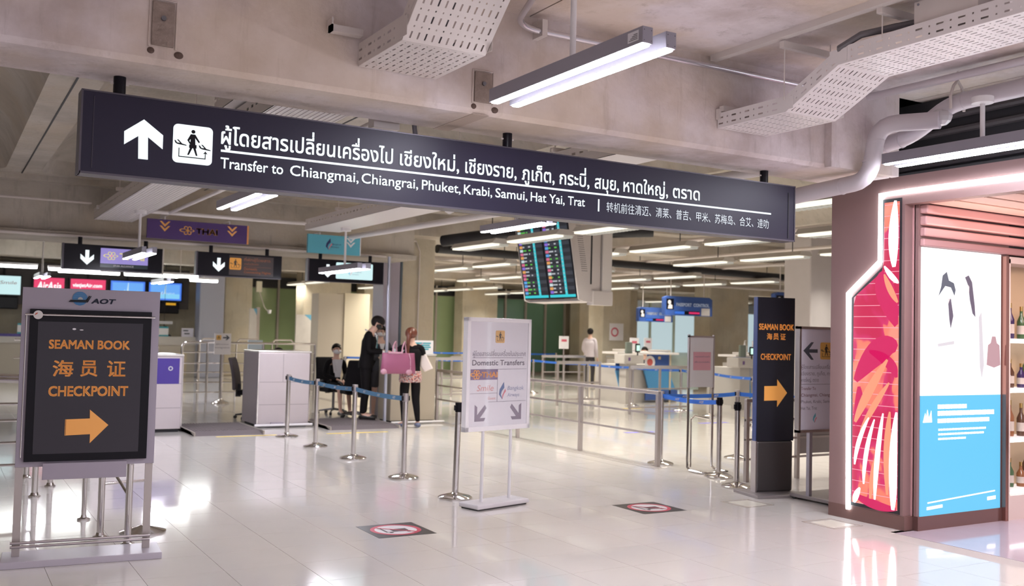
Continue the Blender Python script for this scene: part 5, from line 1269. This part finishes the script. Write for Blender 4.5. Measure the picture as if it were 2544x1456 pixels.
def pp_sign(x, y, z, w_, h, lab):
    t = thing('overhead_sign', lab, 'sign', (x, y, z)); 
    MB().prism([(0, 0), (w_, 0), (w_, h*.88), (w_-.1, h), (.1, h), (0, h*.92)], 0, .12).build('panel', BLU, t)
    bx('lower_band', mat('band_blue', (.05, .12, .42), .4), .02, w_-.02, -.004, 0, 0, h*.5, t)
    bx('photo_panel', BLACK, w_*.03, w_*.18, -.008, 0, h*.30, h*.86, t); MB().prism(disc(w_*.09, h*.68, h*.11, 10), -.011, -.008).prism([(w_*.06, h*.34), (w_*.15, h*.34), (w_*.15, h*.52), (w_*.10, h*.6), (w_*.07, h*.5)], -.011, -.008).build('portrait_glyph', WHITE, t)
    text('PASSPORT  CONTROL', w_*.23, w_*.93, h*.48, h*.66, -.006, mat('pp_text', (.66, .70, .78), .5, emit=.1), t, bold=.04)
    bx('led_strip', BLACK, w_*.2, w_*.72, -.008, 0, h*.06, h*.24, t); bx('led_text', em('led_red', (.75, .03, .15), .9), w_*.50, w_*.72, -.011, -.008, h*.10, h*.20, t); bx('led_text', em('led_blue', (.05, .20, .80), .8), w_*.2, w_*.4, -.011, -.008, h*.07, h*.22, t)
    bx('paper', WHITE, w_*.76, w_*.94, -.012, -.005, h*.03, h*.42, t)
    for q in (.15, .85): MB().tube([(w_*q, .06, h*.9), (w_*q, .06, 4.0-z)], .012, 6).build('hanger', GALV, t)
pp_sign(15.26, 18.5, 2.14, 1.53, .47, 'blue Passport Control sign with number paper, nearest one left')
pp_sign(17.2, 22.0, 2.03, 1.25, .41, 'smaller farther Passport Control sign, partly behind the near one')
pp_sign(16.4, 16.0, 2.17, 1.5, .52, 'blue Passport Control sign behind the dark blue pylon')
for (x, y, lab) in ((15.3, 19.9, 'white paper stand on the left booth top'), (13.6, 20.6, 'small white sign with red writing by the left column'), (17.3, 17.6, 'small white sign with red writing right of the sanitiser'), (17.9, 22.6, 'small white sign with red writing on the far booth')):
    t = thing('counter_sign', lab, 'sign', (x, y, 1.22)); bx('board', WHITE, 0, .28, 0, .02, .02, .34, t); bx('print', mat('sign_red_print', (.60, .12, .18), .5), .06, .22, -.003, 0, .20, .26, t); MB().tube([(.14, .01, -1.22), (.14, .01, .05)], .012, 6).build('pole', BRUSH, t)
t = thing('sanitiser_bottle', 'white pump sanitiser bottle on the right passport booth', 'bottle', (16.75, 17.3, 1.22)); MB().lathe([(.05, 0), (.055, .02), (.055, .2), (.02, .25), (.015, .3)], 14).build('bottle', WHITE, t, smooth=True); MB().tube([(0, 0, .3), (0, 0, .34), (.05, 0, .34)], .01, 6).build('pump', WHITE, t)
t = thing('wall_notice', 'white notice with red no-entry ring on the concrete column', 'notice', (18.45, 25.08, 1.45)); bx('paper', WHITE, 0, .55, -.01, .01, 0, .55, t); ring(.2, .27, .10, .15, -.014, mat('sign_red_print'), t, 'ring', 16)

# ================================================================ OFFICE CHAIRS
def office_chair(x, y, rz, lab, back=(.46, .56), grey=None):
    t = thing('office_chair', lab, 'chair', (x, y, 0), rz, 'black office chairs')
    m = CHAIRF
    s_ = MB().bx(-.24, .24, -.24, .22, .42, .50).build('seat', m, t, bevel=.03)
    b = MB(); n = 6
    for k in range(n):
        z0_, z1_ = .50+back[1]*k/n, .50+back[1]*(k+1)/n; y0_, y1_ = .24+.10*(k/n)**2, .24+.10*((k+1)/n)**2
        w0 = back[0]/2*(1-.12*(k/n)**2); w1 = back[0]/2*(1-.12*((k+1)/n)**2)
        c = len(b.v)
        b.v += [(-w0, y0_, z0_), (w0, y0_, z0_), (w0, y0_+.06, z0_), (-w0, y0_+.06, z0_), (-w1, y1_, z1_), (w1, y1_, z1_), (w1, y1_+.06, z1_), (-w1, y1_+.06, z1_)]
        b.f += [(c, c+1, c+5, c+4), (c+1, c+2, c+6, c+5), (c+2, c+3, c+7, c+6), (c+3, c, c+4, c+7)]
        if k == 0: b.f.append((c+3, c+2, c+1, c))
        if k == n-1: b.f.append((c+4, c+5, c+6, c+7))
    bm_ = bmesh.new(); bo = b.build('backrest', grey or m, t); bm_.from_mesh(bo.data); bmesh.ops.remove_doubles(bm_, verts=bm_.verts, dist=.0005); bmesh.ops.delete(bm_, geom=[f for f in bm_.faces if False], context='FACES'); bm_.to_mesh(bo.data); bm_.free()
    dm = bo.modifiers.new('bevel', 'BEVEL'); dm.width = .025; dm.segments = 2
    MB().bx(-.03, .03, .2, .28, .38, .6).build('back_strut', DARK, t)
    MB().tube([(0, 0, .07), (0, 0, .42)], .025, 10).build('gas_column', mat('chrome_dark', (.25, .25, .27), .25, .9), t, smooth=True)
    for k in range(5):
        a = 2*math.pi*k/5+.3; l = MB().tube([(0, 0, .10), (.28*math.cos(a), .28*math.sin(a), .065)], .022, 8, r_end=.014).build('base_leg', mat('chrome_dark') if grey is None else DARK, t, smooth=True)
        MB().tube([(.28*math.cos(a)-.02*math.sin(a), .28*math.sin(a)+.02*math.cos(a), .028), (.28*math.cos(a)+.02*math.sin(a), .28*math.sin(a)-.02*math.cos(a), .028)], .028, 10).build('caster', RUBBER, l)
    for sx_ in (-1, 1): MB().tube([(sx_*.24, .10, .46), (sx_*.29, .08, .62), (sx_*.29, -.12, .64)], .018, 6).build('armrest', DARK, t, smooth=True)
    return t
office_chair(4.80, 16.95, R(62), 'grey-backed office chair seen from the side left of the wide lilac counter', grey=mat('chair_grey', (.10, .085, .095), .75))
office_chair(6.50, 17.52, R(8), 'black office chair the masked woman sits on')
office_chair(6.63, 16.72, R(176), 'empty black office chair between the seated woman and the suited man', back=(.60, .55))

# ================================================================ PEOPLE
def skin(name, V, E_, m, parent, root=0, sub=1):
    me = bpy.data.meshes.new(name); me.from_pydata([v[0] for v in V], E_, [])
    me.materials.append(m)
    bm = bmesh.new(); bm.from_mesh(me); ly = bm.verts.layers.skin.verify(); bm.verts.ensure_lookup_table()
    for i, v in enumerate(bm.verts): v[ly].radius = (V[i][1], V[i][2] if len(V[i]) > 2 else V[i][1]); v[ly].use_root = (i == root)
    bm.to_mesh(me); bm.free()
    o = bpy.data.objects.new(name, me); COL.objects.link(o); o.parent = parent
    md = o.modifiers.new('skin', 'SKIN'); md.use_smooth_shade = True; md.branch_smoothing = .3
    md = o.modifiers.new('sub', 'SUBSURF'); md.levels = sub; md.render_levels = sub
    # bake the modifiers into a plain mesh
    dg = bpy.context.evaluated_depsgraph_get(); nm_ = bpy.data.meshes.new_from_object(o.evaluated_get(dg)); o.modifiers.clear(); o.data = nm_
    if not nm_.materials: nm_.materials.append(m)
    for p in nm_.polygons: p.use_smooth = True
    return o
BASE = {'pel': (0, .01, .93), 'bel': (0, 0, 1.10), 'che': (0, .01, 1.30), 'nb': (0, .01, 1.45), 'nk': (0, .0, 1.51), 'h0': (0, -.012, 1.575), 'h1': (0, -.012, 1.64), 'h2': (0, -.002, 1.70)}
for s_, q in (('-', -1), ('+', 1)):
    BASE['sh'+s_] = (.165*q, .01, 1.41); BASE['el'+s_] = (.21*q, .03, 1.13); BASE['wr'+s_] = (.22*q, -.05, .88)
    BASE['hip'+s_] = (.085*q, .01, .90); BASE['kn'+s_] = (.095*q, -.01, .50); BASE['an'+s_] = (.10*q, .03, .09); BASE['toe'+s_] = (.115*q, -.12, .045)
def person(lab, loc, rz, H=1.7, J=None, female=False, top=None, top_m=None, sleeves=1.0, bottom='trousers', bot_m=None, shoes=None, hair=None, mask=None, head_rot=(0, 0), extra=None, group=None, skin_m=SKIN, torso_scale=1.0, legs=True, shell=None):
    t = thing('person', lab, 'person', loc, rz, group); s = H/1.75
    P = dict(BASE); 
    if J: P.update(J)
    P = {k: Vector(v)*s for k, v in P.items()}
    f = .88 if female else 1.0
    V = []; E_ = []; ix = {}
    def add(k, co, rx, ry=None):
        ix[k] = len(V); V.append((tuple(co), rx*s, (ry or rx)*s))
    add('pel', P['pel'], .125, .10); add('bel', P['bel'], .115*f, .09*f); add('che', P['che'], .145*f, .10*f); add('nb', P['nb'], .075*f); add('nk', P['nk'], .050*f)
    add('h0', P['h0'], .064, .072); add('h1', P['h1'], .080, .088); add('h2', P['h2'], .060, .066)
    for a, b in (('pel', 'bel'), ('bel', 'che'), ('che', 'nb'), ('nb', 'nk'), ('nk', 'h0'), ('h0', 'h1'), ('h1', 'h2')): E_.append((ix[a], ix[b]))
    for c, q in (('-', -1), ('+', 1)):
        add('sh'+c, P['sh'+c], .052*f); add('el'+c, P['el'+c], .038*f); add('wr'+c, P['wr'+c], .025*f)
        E_ += [(ix['nb'], ix['sh'+c]), (ix['sh'+c], ix['el'+c]), (ix['el'+c], ix['wr'+c])]
        d = (P['wr'+c]-P['el'+c]).normalized(); l = d.cross(Vector((0, -1, 0)) if abs(d.y) < .8 else Vector((0, 0, 1))).normalized(); n = d.cross(l)
        pm = P['wr'+c]+d*.055*s; add('pm'+c, pm, .028, .016); E_.append((ix['wr'+c], ix['pm'+c]))
        for k in range(4):
            fl = (.070, .080, .075, .058)[k]*s
            b_ = pm + l*(k-1.5)*.017*s + d*.030*s; add('f%d%s' % (k, c), b_, .0085); add('g%d%s' % (k, c), b_+d*fl*.55+n*.012*s, .0078); add('h%d%s' % (k, c), b_+d*fl*.8+n*.035*s, .0065)
            E_ += [(ix['pm'+c], ix['f%d%s' % (k, c)]), (ix['f%d%s' % (k, c)], ix['g%d%s' % (k, c)]), (ix['g%d%s' % (k, c)], ix['h%d%s' % (k, c)])]
        tb = P['wr'+c]+d*.03*s - l*.022*s; add('t0'+c, tb, .010); add('t1'+c, tb+d*.03*s-l*.022*s+n*.01*s, .009); E_ += [(ix['pm'+c], ix['t0'+c]), (ix['t0'+c], ix['t1'+c])]
        if legs:
            add('hip'+c, P['hip'+c], .088); add('kn'+c, P['kn'+c], .055); add('cf'+c, (P['kn'+c]*.62+P['an'+c]*.38)+Vector((0, .01, 0)), .050); add('an'+c, P['an'+c], .033); add('toe'+c, P['toe'+c], .032)
            E_ += [(ix['pel'], ix['hip'+c]), (ix['hip'+c], ix['kn'+c]), (ix['kn'+c], ix['cf'+c]), (ix['cf'+c], ix['an'+c]), (ix['an'+c], ix['toe'+c])]
    skin('body', V, E_, skin_m, t)
    def layer(name, keys, edges, m, grow_=.012, over=None):
        Vv = []; id_ = {}
        for k in keys:
            co, rx, ry = V[ix[k]]; g_ = (over or {}).get(k, grow_)*s; id_[k] = len(Vv); Vv.append((co, rx+g_, ry+g_))
        return skin(name, Vv, [(id_[a], id_[b]) for a, b in edges], m, t)
    # garments
    if top:
        keys = ['pel', 'bel', 'che', 'nb', 'sh-', 'sh+']; ed = [('pel', 'bel'), ('bel', 'che'), ('che', 'nb'), ('nb', 'sh-'), ('nb', 'sh+')]
        if sleeves >= 1:
            for c in '-+': keys += ['el'+c, 'wr'+c]; ed += [('sh'+c, 'el'+c), ('el'+c, 'wr'+c)]
            layer(top, keys, ed, top_m, .016, {'nb': .002, 'wr-': .012, 'wr+': .012, 'pel': .024})
        else:
            for c in '-+':
                co = Vector(V[ix['sh'+c]][0]).lerp(Vector(V[ix['el'+c]][0]), .55); ix['se'+c] = len(V); V.append((tuple(co), .045*s, .045*s)); keys.append('se'+c); ed.append(('sh'+c, 'se'+c))
            layer(top, keys, ed, top_m, .016, {'nb': .002})
    if shell:
        zs = [(-.07 if shell == 'long' else -.02, .0), (.0, .0), (.10, .35), (.17, 1.0), (.28, 1.5), (.37, 2.0), (.44, 2.5)]
        rx_ = [.178, .180, .168, .165, .176, .184, .150]; ring_ = []; mb = MB(); n = 20
        for (dz, q), rr in zip(zs, rx_):
            p0 = P['pel']; top_ = P['nb']; k = max(0, dz)/.50; c = p0.lerp(top_, k) if dz > 0 else p0+Vector((0, 0, dz*s))
            ring_.append((c, rr*s*(1 if not female else .88)))
        b = 0
        for c, rr in ring_:
            for k in range(n):
                a = 2*math.pi*k/n; mb.v.append((c.x+rr*math.cos(a), c.y+.70*rr*math.sin(a), c.z))
        for i in range(len(ring_)-1):
            for k in range(n): mb.f.append((i*n+k, i*n+(k+1) % n, (i+1)*n+(k+1) % n, (i+1)*n+k))
        mb.f.append(tuple((len(ring_)-1)*n+k for k in range(n)))
        mb.build('jacket_body' if sleeves >= 1 else 'top_body', top_m, t, smooth='all')
    if bottom == 'trousers' and legs:
        keys = ['pel', 'bel']; ed = [('pel', 'bel')]
        for c in '-+': keys += ['hip'+c, 'kn'+c, 'cf'+c, 'an'+c]; ed += [('pel', 'hip'+c), ('hip'+c, 'kn'+c), ('kn'+c, 'cf'+c), ('cf'+c, 'an'+c)]
        layer('trousers', keys, ed, bot_m, .010, {'kn-': .016, 'kn+': .016, 'an-': .022 if not female else .006, 'an+': .022 if not female else .006, 'bel': .002})
    if bottom == 'skirt' and legs:
        keys = ['pel', 'bel']; ed = [('pel', 'bel')]
        for c in '-+':
            co = Vector(V[ix['hip'+c]][0]).lerp(Vector(V[ix['kn'+c]][0]), .85); ix['sk'+c] = len(V); V.append((tuple(co), .075*s, .075*s)); keys += ['hip'+c, 'sk'+c]; ed += [('pel', 'hip'+c), ('hip'+c, 'sk'+c)]
        layer('skirt', keys, ed, bot_m, .022, {'bel': .004})
    if shoes and legs:
        for c in '-+':
            a, b = P['an'+c], P['toe'+c]; d = (b-a); d.z = 0; d.normalize()
            z0 = min(a.z, b.z)-.04*s
            MB().tube([a-d*.05*s+Vector((0, 0, z0+.045*s-a.z)), a+d*.03*s+Vector((0, 0, z0+.05*s-a.z)), b+Vector((0, 0, z0+.036*s-b.z)), b+d*.07*s+Vector((0, 0, z0+.03*s-b.z))], .042*s, 10, r_end=.028*s).build('shoe', shoes, t, smooth='all')
    # head features, in a frame that turns with the head
    hc = P['h1']+Vector((0, 0, .005*s)); yaw_, pit_ = head_rot
    he = bpy.data.objects.new('x', None)
    Rm = Matrix.Rotation(R(yaw_), 3, 'Z') @ Matrix.Rotation(R(pit_), 3, 'X')
    def hb(mb, name, m, smooth=True):
        mb.v = [tuple(Rm @ (Vector(p)*s)+hc) for p in mb.v]; return mb.build(name, m, t, smooth='all' if smooth else False)
    bpy.data.objects.remove(he)
    hb(MB().tube([(0, -.075, .015), (0, -.098, -.022), (0, -.088, -.03)], .010, 8, r_end=.014), 'nose', skin_m)
    hb(MB().ball((-.078, .0, -.005), .012, .018, .028, 8, 6).ball((.078, .0, -.005), .012, .018, .028, 8, 6), 'ears', skin_m)
    hb(MB().ball((-.03, -.083, .010), .010, .005, .004, 8, 6).ball((.03, -.083, .010), .010, .005, .004, 8, 6), 'eyes', DARK)
    hb(MB().bx(-.045, -.016, -.090, -.078, .024, .030).bx(.016, .045, -.090, -.078, .024, .030), 'eyebrows', HAIR, False)
    if not mask: hb(MB().ball((0, -.078, -.055), .024, .010, .007, 8, 6), 'mouth', mat('lips', (.45, .18, .16), .5))
    if mask: hb(MB().ball((0, -.012, -.035), .083, .096, .052, 18, 12, keep=lambda x, y, z: y < -.15).tube([(-.08, -.03, -.03), (-.082, .0, .0)], .003, 5).tube([(.08, -.03, -.03), (.082, .0, .0)], .003, 5), 'face_mask', mask)
    if hair:
        style, hm = hair
        kp = {'short': lambda x, y, z: y > .05 or z > .38 or (z > .1 and abs(x) > .72 and y > -.3), 'bun': lambda x, y, z: y > .15 or z > .48, 'pony': lambda x, y, z: y > .0 or z > .45, 'fringe': lambda x, y, z: y > -.1 or z > .22}[style]
        h_ = MB().ball((0, .012, .022), .096, .108, .106, 20, 14, keep=kp)
        if style == 'bun': h_.ball((0, .115, .0), .036, .034, .036, 10, 8)
        if style == 'fringe': h_.ball((0, -.012, .045), .102, .100, .088, 16, 10, keep=lambda x, y, z: z > -.35)
        if style == 'pony': h_.tube([(0, .09, .06), (0, .14, .0), (.01, .15, -.12), (.02, .14, -.30), (.02, .13, -.42)], .046, 12, r_end=.018)
        hb(h_, 'hair', hm)
    return t, s, P, Rm
SUIT = mat('black_suit', (.006, .005, .006), .8, spec=.15); WSH = mat('white_shirt', (.74, .72, .72), .6); MW = mat('mask_white', (.80, .78, .78), .6); MBK = mat('mask_black', (.02, .02, .02), .6); SHOE = mat('black_shoe', (.015, .015, .015), .3)
# suited man, bowed over papers, turned toward the traveller
P1, s, P, Rm = person('tall man in black suit with black mask, bowing over papers at the desk', (6.42, 15.75, .055), R(62), 1.80,
    {'che': (0, -.02, 1.30), 'nb': (0, -.06, 1.45), 'nk': (0, -.09, 1.505), 'h0': (0, -.14, 1.555), 'h1': (0, -.165, 1.61), 'h2': (0, -.155, 1.665), 'sh-': (-.17, -.03, 1.41), 'sh+': (.17, -.03, 1.41), 'el-': (-.20, -.04, 1.14), 'wr-': (-.10, -.28, 1.13), 'el+': (.20, -.05, 1.14), 'wr+': (.09, -.28, 1.15)},
    top='suit_jacket', top_m=SUIT, bot_m=SUIT, shoes=SHOE, hair=('fringe', HAIR), mask=MBK, head_rot=(0, 28), shell='long')
MB().tube([(-.055, -.03*s-.04, 1.455*s), (0, -.10*s-.045, 1.43*s), (.055, -.03*s-.04, 1.455*s), (0, .03*s, 1.50*s), (-.055, -.03*s-.04, 1.455*s)], .014, 8).build('shirt_collar', WSH, P1, smooth=True)
MB().prism([(-.06, 1.42*s), (.06, 1.42*s), (.0, 1.20*s)], -.158*s-.01, -.150*s).build('shirt_front', WSH, P1)
MB().prism([(-.018, 1.40*s), (.018, 1.40*s), (.022, 1.22*s), (0, 1.19*s), (-.022, 1.22*s)], -.166*s-.01, -.158*s-.004).build('tie', mat('tie_teal', (.05, .22, .24), .5), P1)
MB().tube([(-.10*s, -.27*s, 1.13*s), (-.09*s, -.30*s, 1.13*s)], .032, 10).build('shirt_cuff', WSH, P1)
MB().bx(-.10, .08, -.40*s-.05, -.40*s+.01, 1.13*s, 1.135*s).bx(-.08, .1, -.40*s-.07, -.40*s-.01, 1.14*s, 1.143*s).build('travel_papers', WHITE, P1)
# masked woman behind him
P2, s, P, Rm = person('woman with white mask and black hair standing behind the suited man', (6.93, 16.36, 0), R(-8), 1.67,
    {'el-': (-.20, -.02, 1.14), 'wr-': (-.08, -.26, 1.16), 'el+': (.20, -.02, 1.14), 'wr+': (.10, -.26, 1.12)}, female=True, top='dark_jacket', top_m=mat('charcoal_jacket', (.05, .05, .06), .6), bottom='skirt', bot_m=mat('charcoal_skirt', (.04, .035, .04), .6), shoes=SHOE, hair=('bun', HAIR), mask=MW, head_rot=(12, 14), shell='short')
MB().prism([(-.05, 1.42*s), (.05, 1.42*s), (.0, 1.22*s)], -.125, -.118).build('blouse', WSH, P2)
MB().bx(.08, .15, -.34, -.33, 1.17, 1.29).build('phone', BLACK, P2)
# traveller with pink bag seen from behind
P3, s, P, Rm = person('woman seen from behind in black top with long brown ponytail, at the beige counter', (6.80, 14.75, 0), R(172), 1.64,
    {'el+': (.30, -.02, 1.17), 'wr+': (.26, -.20, 1.06), 'el-': (-.22, -.02, 1.14), 'wr-': (-.14, -.22, 1.12), 'an-': (-.13, .03, .09), 'toe-': (-.15, -.12, .045), 'an+': (.10, .04, .09), 'toe+': (.15, -.10, .045)},
    female=True, top='black_top', top_m=mat('black_knit', (.006, .005, .006), .85, spec=.15), sleeves=.5, bottom='trousers', bot_m=mat('black_leggings', (.006, .005, .006), .8, spec=.15), shoes=mat('sneaker', (.10, .12, .20), .5), hair=('pony', mat('auburn_hair', (.13, .035, .018), .4)), head_rot=(-30, 0), shell='short')
FLOR = bpy.data.materials.new('floral_print'); FLOR.use_nodes = True
nt = FLOR.node_tree; vn = nt.nodes.new('ShaderNodeTexVoronoi'); vn.inputs['Scale'].default_value = 28; rm = nt.nodes.new('ShaderNodeValToRGB'); cr = rm.color_ramp
cr.interpolation = 'CONSTANT'; cr.elements[0].color = (.55, .10, .06, 1); cr.elements[1].position = .7; cr.elements[1].color = (.05, .04, .07, 1)
for p_, c_ in ((.25, (.65, .6, .58, 1)), (.45, (.12, .10, .15, 1)), (.58, (.70, .28, .22, 1))): e = cr.elements.new(p_); e.color = c_
nt.links.new(vn.outputs['Color'], rm.inputs[0]); nt.links.new(rm.outputs[0], nt.nodes['Principled BSDF'].inputs['Base Color'])
MB().lathe([(.160, .80*s), (.172, .84*s), (.165, .93*s), (.150, 1.0*s)], 20).build('floral_hem', FLOR, P3, smooth='all').scale = (1, .82, 1)
P3.scale = (1.14, 1.1, 1)
# her bags hang from her
tb_ = thing('shoulder_bag', 'large pink tote bag with pale corners slung behind the ponytailed woman', 'bag', (6.47, 14.52, .90), R(-14)); tb_.scale = (1.12, 1, 1.18)
PK = mat('pink_leather', (.24, .06, .12), .5, noise=.1); PKL = mat('pink_pale', (.42, .22, .28), .4)
mb = MB(); n = 8
b0 = len(mb.v)
prof = [(0, .045), (.03, .075), (.10, .085), (.20, .07), (.275, .035), (.285, .01)]
for z, d in prof:
    w2 = .255-.02*(z/.285); 
    for k in range(20):
        a = 2*math.pi*k/20; ca, sa = math.cos(a), math.sin(a)
        mb.v.append((w2*math.copysign(abs(ca)**.35, ca), d*math.copysign(abs(sa)**.6, sa), z))
for i in range(len(prof)-1):
    for k in range(20): mb.f.append((i*20+k, i*20+(k+1) % 20, (i+1)*20+(k+1) % 20, (i+1)*20+k))
mb.f.append(tuple(range(20))[::-1]); mb.f.append(tuple((len(prof)-1)*20+k for k in range(20)))
mb.build('bag_body', PK, tb_, smooth=True)
for x in (-.06, .075): MB().tube([(x-.03, -.03, .26), (x-.02, -.01, .36), (x+.01, .06, .42), (x+.03, .10, .44), (x+.05, .08, .28)], .011, 8).build('strap', PKL, tb_, smooth=True)
for x in (-.235, .13): MB().ball((x+.02, -.06, .03), .05, .03, .04, 10, 8).build('corner_patch', PKL, tb_, smooth='all')
MB().tube([(.17, -.078, .02), (.165, -.075, .2), (.15, -.03, .28)], .006, 6).build('piping', PKL, tb_); MB().bx(-.16, .06, -.05, .05, .27, .30).build('rim', PKL, tb_, bevel=.01)
t = thing('cloth_bag', 'pale cream bag hanging at the right hip of the ponytailed woman', 'bag', (7.02, 14.72, .92), R(-30)); MB().prism([(-.05, .30), (.03, .30), (.16, .06), (.02, .0), (-.06, .1)], -.04, .04).build('pouch', mat('cream_cloth', (.70, .62, .58), .7), t, bevel=.015); MB().tube([(-.03, 0, .29), (-.06, .06, .45), (-.03, .1, .48)], .008, 6).build('strap', PKL, t)
t = thing('clear_folder', 'shiny clear plastic folder held at her elbow', 'folder', (6.56, 14.78, 1.21), R(-20)); MB().prism([(-.1, 0), (.12, .02), (.14, .07), (-.06, .09)], -.03, .03).build('folder', mat('clear_plastic', (.70, .70, .68), .1, alpha=.8), t, bevel=.01)
# seated woman
SEAT = {'pel': (0, .0, .53), 'bel': (0, .02, .70), 'che': (0, .0, .90), 'nb': (0, -.01, 1.05), 'nk': (0, -.02, 1.11), 'h0': (0, -.035, 1.175), 'h1': (0, -.04, 1.24), 'h2': (0, -.03, 1.30),
        'sh-': (-.165, 0, 1.01), 'sh+': (.165, 0, 1.01), 'el-': (-.22, .02, .76), 'el+': (.22, .02, .76), 'wr-': (-.06, -.26, .68), 'wr+': (.06, -.26, .66),
        'hip-': (-.085, -.06, .53), 'hip+': (.085, -.06, .53), 'kn-': (-.09, -.46, .53), 'kn+': (.09, -.46, .53), 'an-': (-.08, -.50, .10), 'an+': (.10, -.52, .10), 'toe-': (-.09, -.64, .05), 'toe+': (.12, -.66, .05)}
P4_, s, P, Rm = person('seated woman in black jacket, white blouse and white mask, hands in her lap', (6.50, 17.46, 0), R(2), 1.70, SEAT, female=True, top='black_jacket', top_m=SUIT, bottom='skirt', bot_m=SUIT, shoes=SHOE, hair=('bun', HAIR), mask=MW)
MB().prism([(-.09, 1.06*s), (.09, 1.06*s), (.05, .72*s), (-.05, .72*s)], -.125, -.115).build('blouse', WSH, P4_)
MB().prism([(-.12, 1.04*s), (-.07, 1.06*s), (-.03, .84*s), (-.08, .80*s)], -.132, -.122).build('scarf', mat('scarf_grey', (.60, .57, .57), .6), P4_)
# person bent over behind the wide counter
LEAN = dict(SEAT); LEAN.update({'che': (0, -.12, .88), 'nb': (0, -.18, .99), 'nk': (0, -.22, 1.04), 'h0': (0, -.27, 1.08), 'h1': (0, -.30, 1.14), 'h2': (0, -.30, 1.20), 'sh-': (-.16, -.14, .96), 'sh+': (.16, -.14, .96), 'el-': (-.2, -.2, .76), 'el+': (.2, -.2, .76), 'wr-': (-.12, -.42, .90), 'wr+': (.1, -.42, .9)})
LP_ = person('seated person in pale cream shirt leaning forward beyond the grey-backed chair', (5.15, 17.6, 0), R(70), 1.70, LEAN, top='cream_shirt', top_m=mat('cream_shirt', (.60, .53, .45), .7), bot_m=mat('grey_trousers', (.20, .18, .18), .7), shoes=SHOE, hair=('short', HAIR), mask=MW)
tag(bpy.data.objects.new('x', None), '', '')  if False else None
t = thing('stool', 'plain dark stool under the leaning person', 'stool', (5.15, 17.6, 0)); MB().lathe([(.17, .40), (.18, .43), (.15, .46)], 18).build('seat', CHAIRF, t); MB().tube([(0, 0, .03), (0, 0, .4)], .025, 8).build('column', BRUSH, t); MB().lathe([(.2, 0), (.18, .03), (.03, .05)], 18).build('foot', BRUSH, t)
# far man, back turned
person('far man in pale shirt and dark trousers walking right, seen from behind', (17.30, 24.5, 0), R(125), 1.80, {'el+': (.24, -.06, 1.14), 'wr+': (.26, -.28, 1.02)}, top='pale_shirt', top_m=mat('pale_lilac_shirt', (.60, .54, .58), .7), bot_m=mat('dark_trousers', (.03, .025, .03), .7), shoes=SHOE, hair=('short', HAIR), shell='short')
office_chair(16.25, 20.55, R(-35), 'black office chair of the officer in the far passport booth')
# clerk at the check-in desk and officer in the booth
person('clerk with pale green mask behind the far check-in desk', (6.24, 32.0, 0), R(-12), 1.54, None, top='dark_uniform', top_m=mat('uniform_dark', (.05, .05, .07), .7), bot_m=SUIT, hair=('short', HAIR), mask=mat('mask_green', (.40, .70, .55), .6), shoes=SHOE)
person('officer with white mask seated in the left passport booth', (16.25, 20.5, .02), R(-35), 1.68, SEAT, top='dark_uniform', top_m=mat('uniform_dark'), bot_m=SUIT, hair=('bun', HAIR), mask=MW, shoes=SHOE)
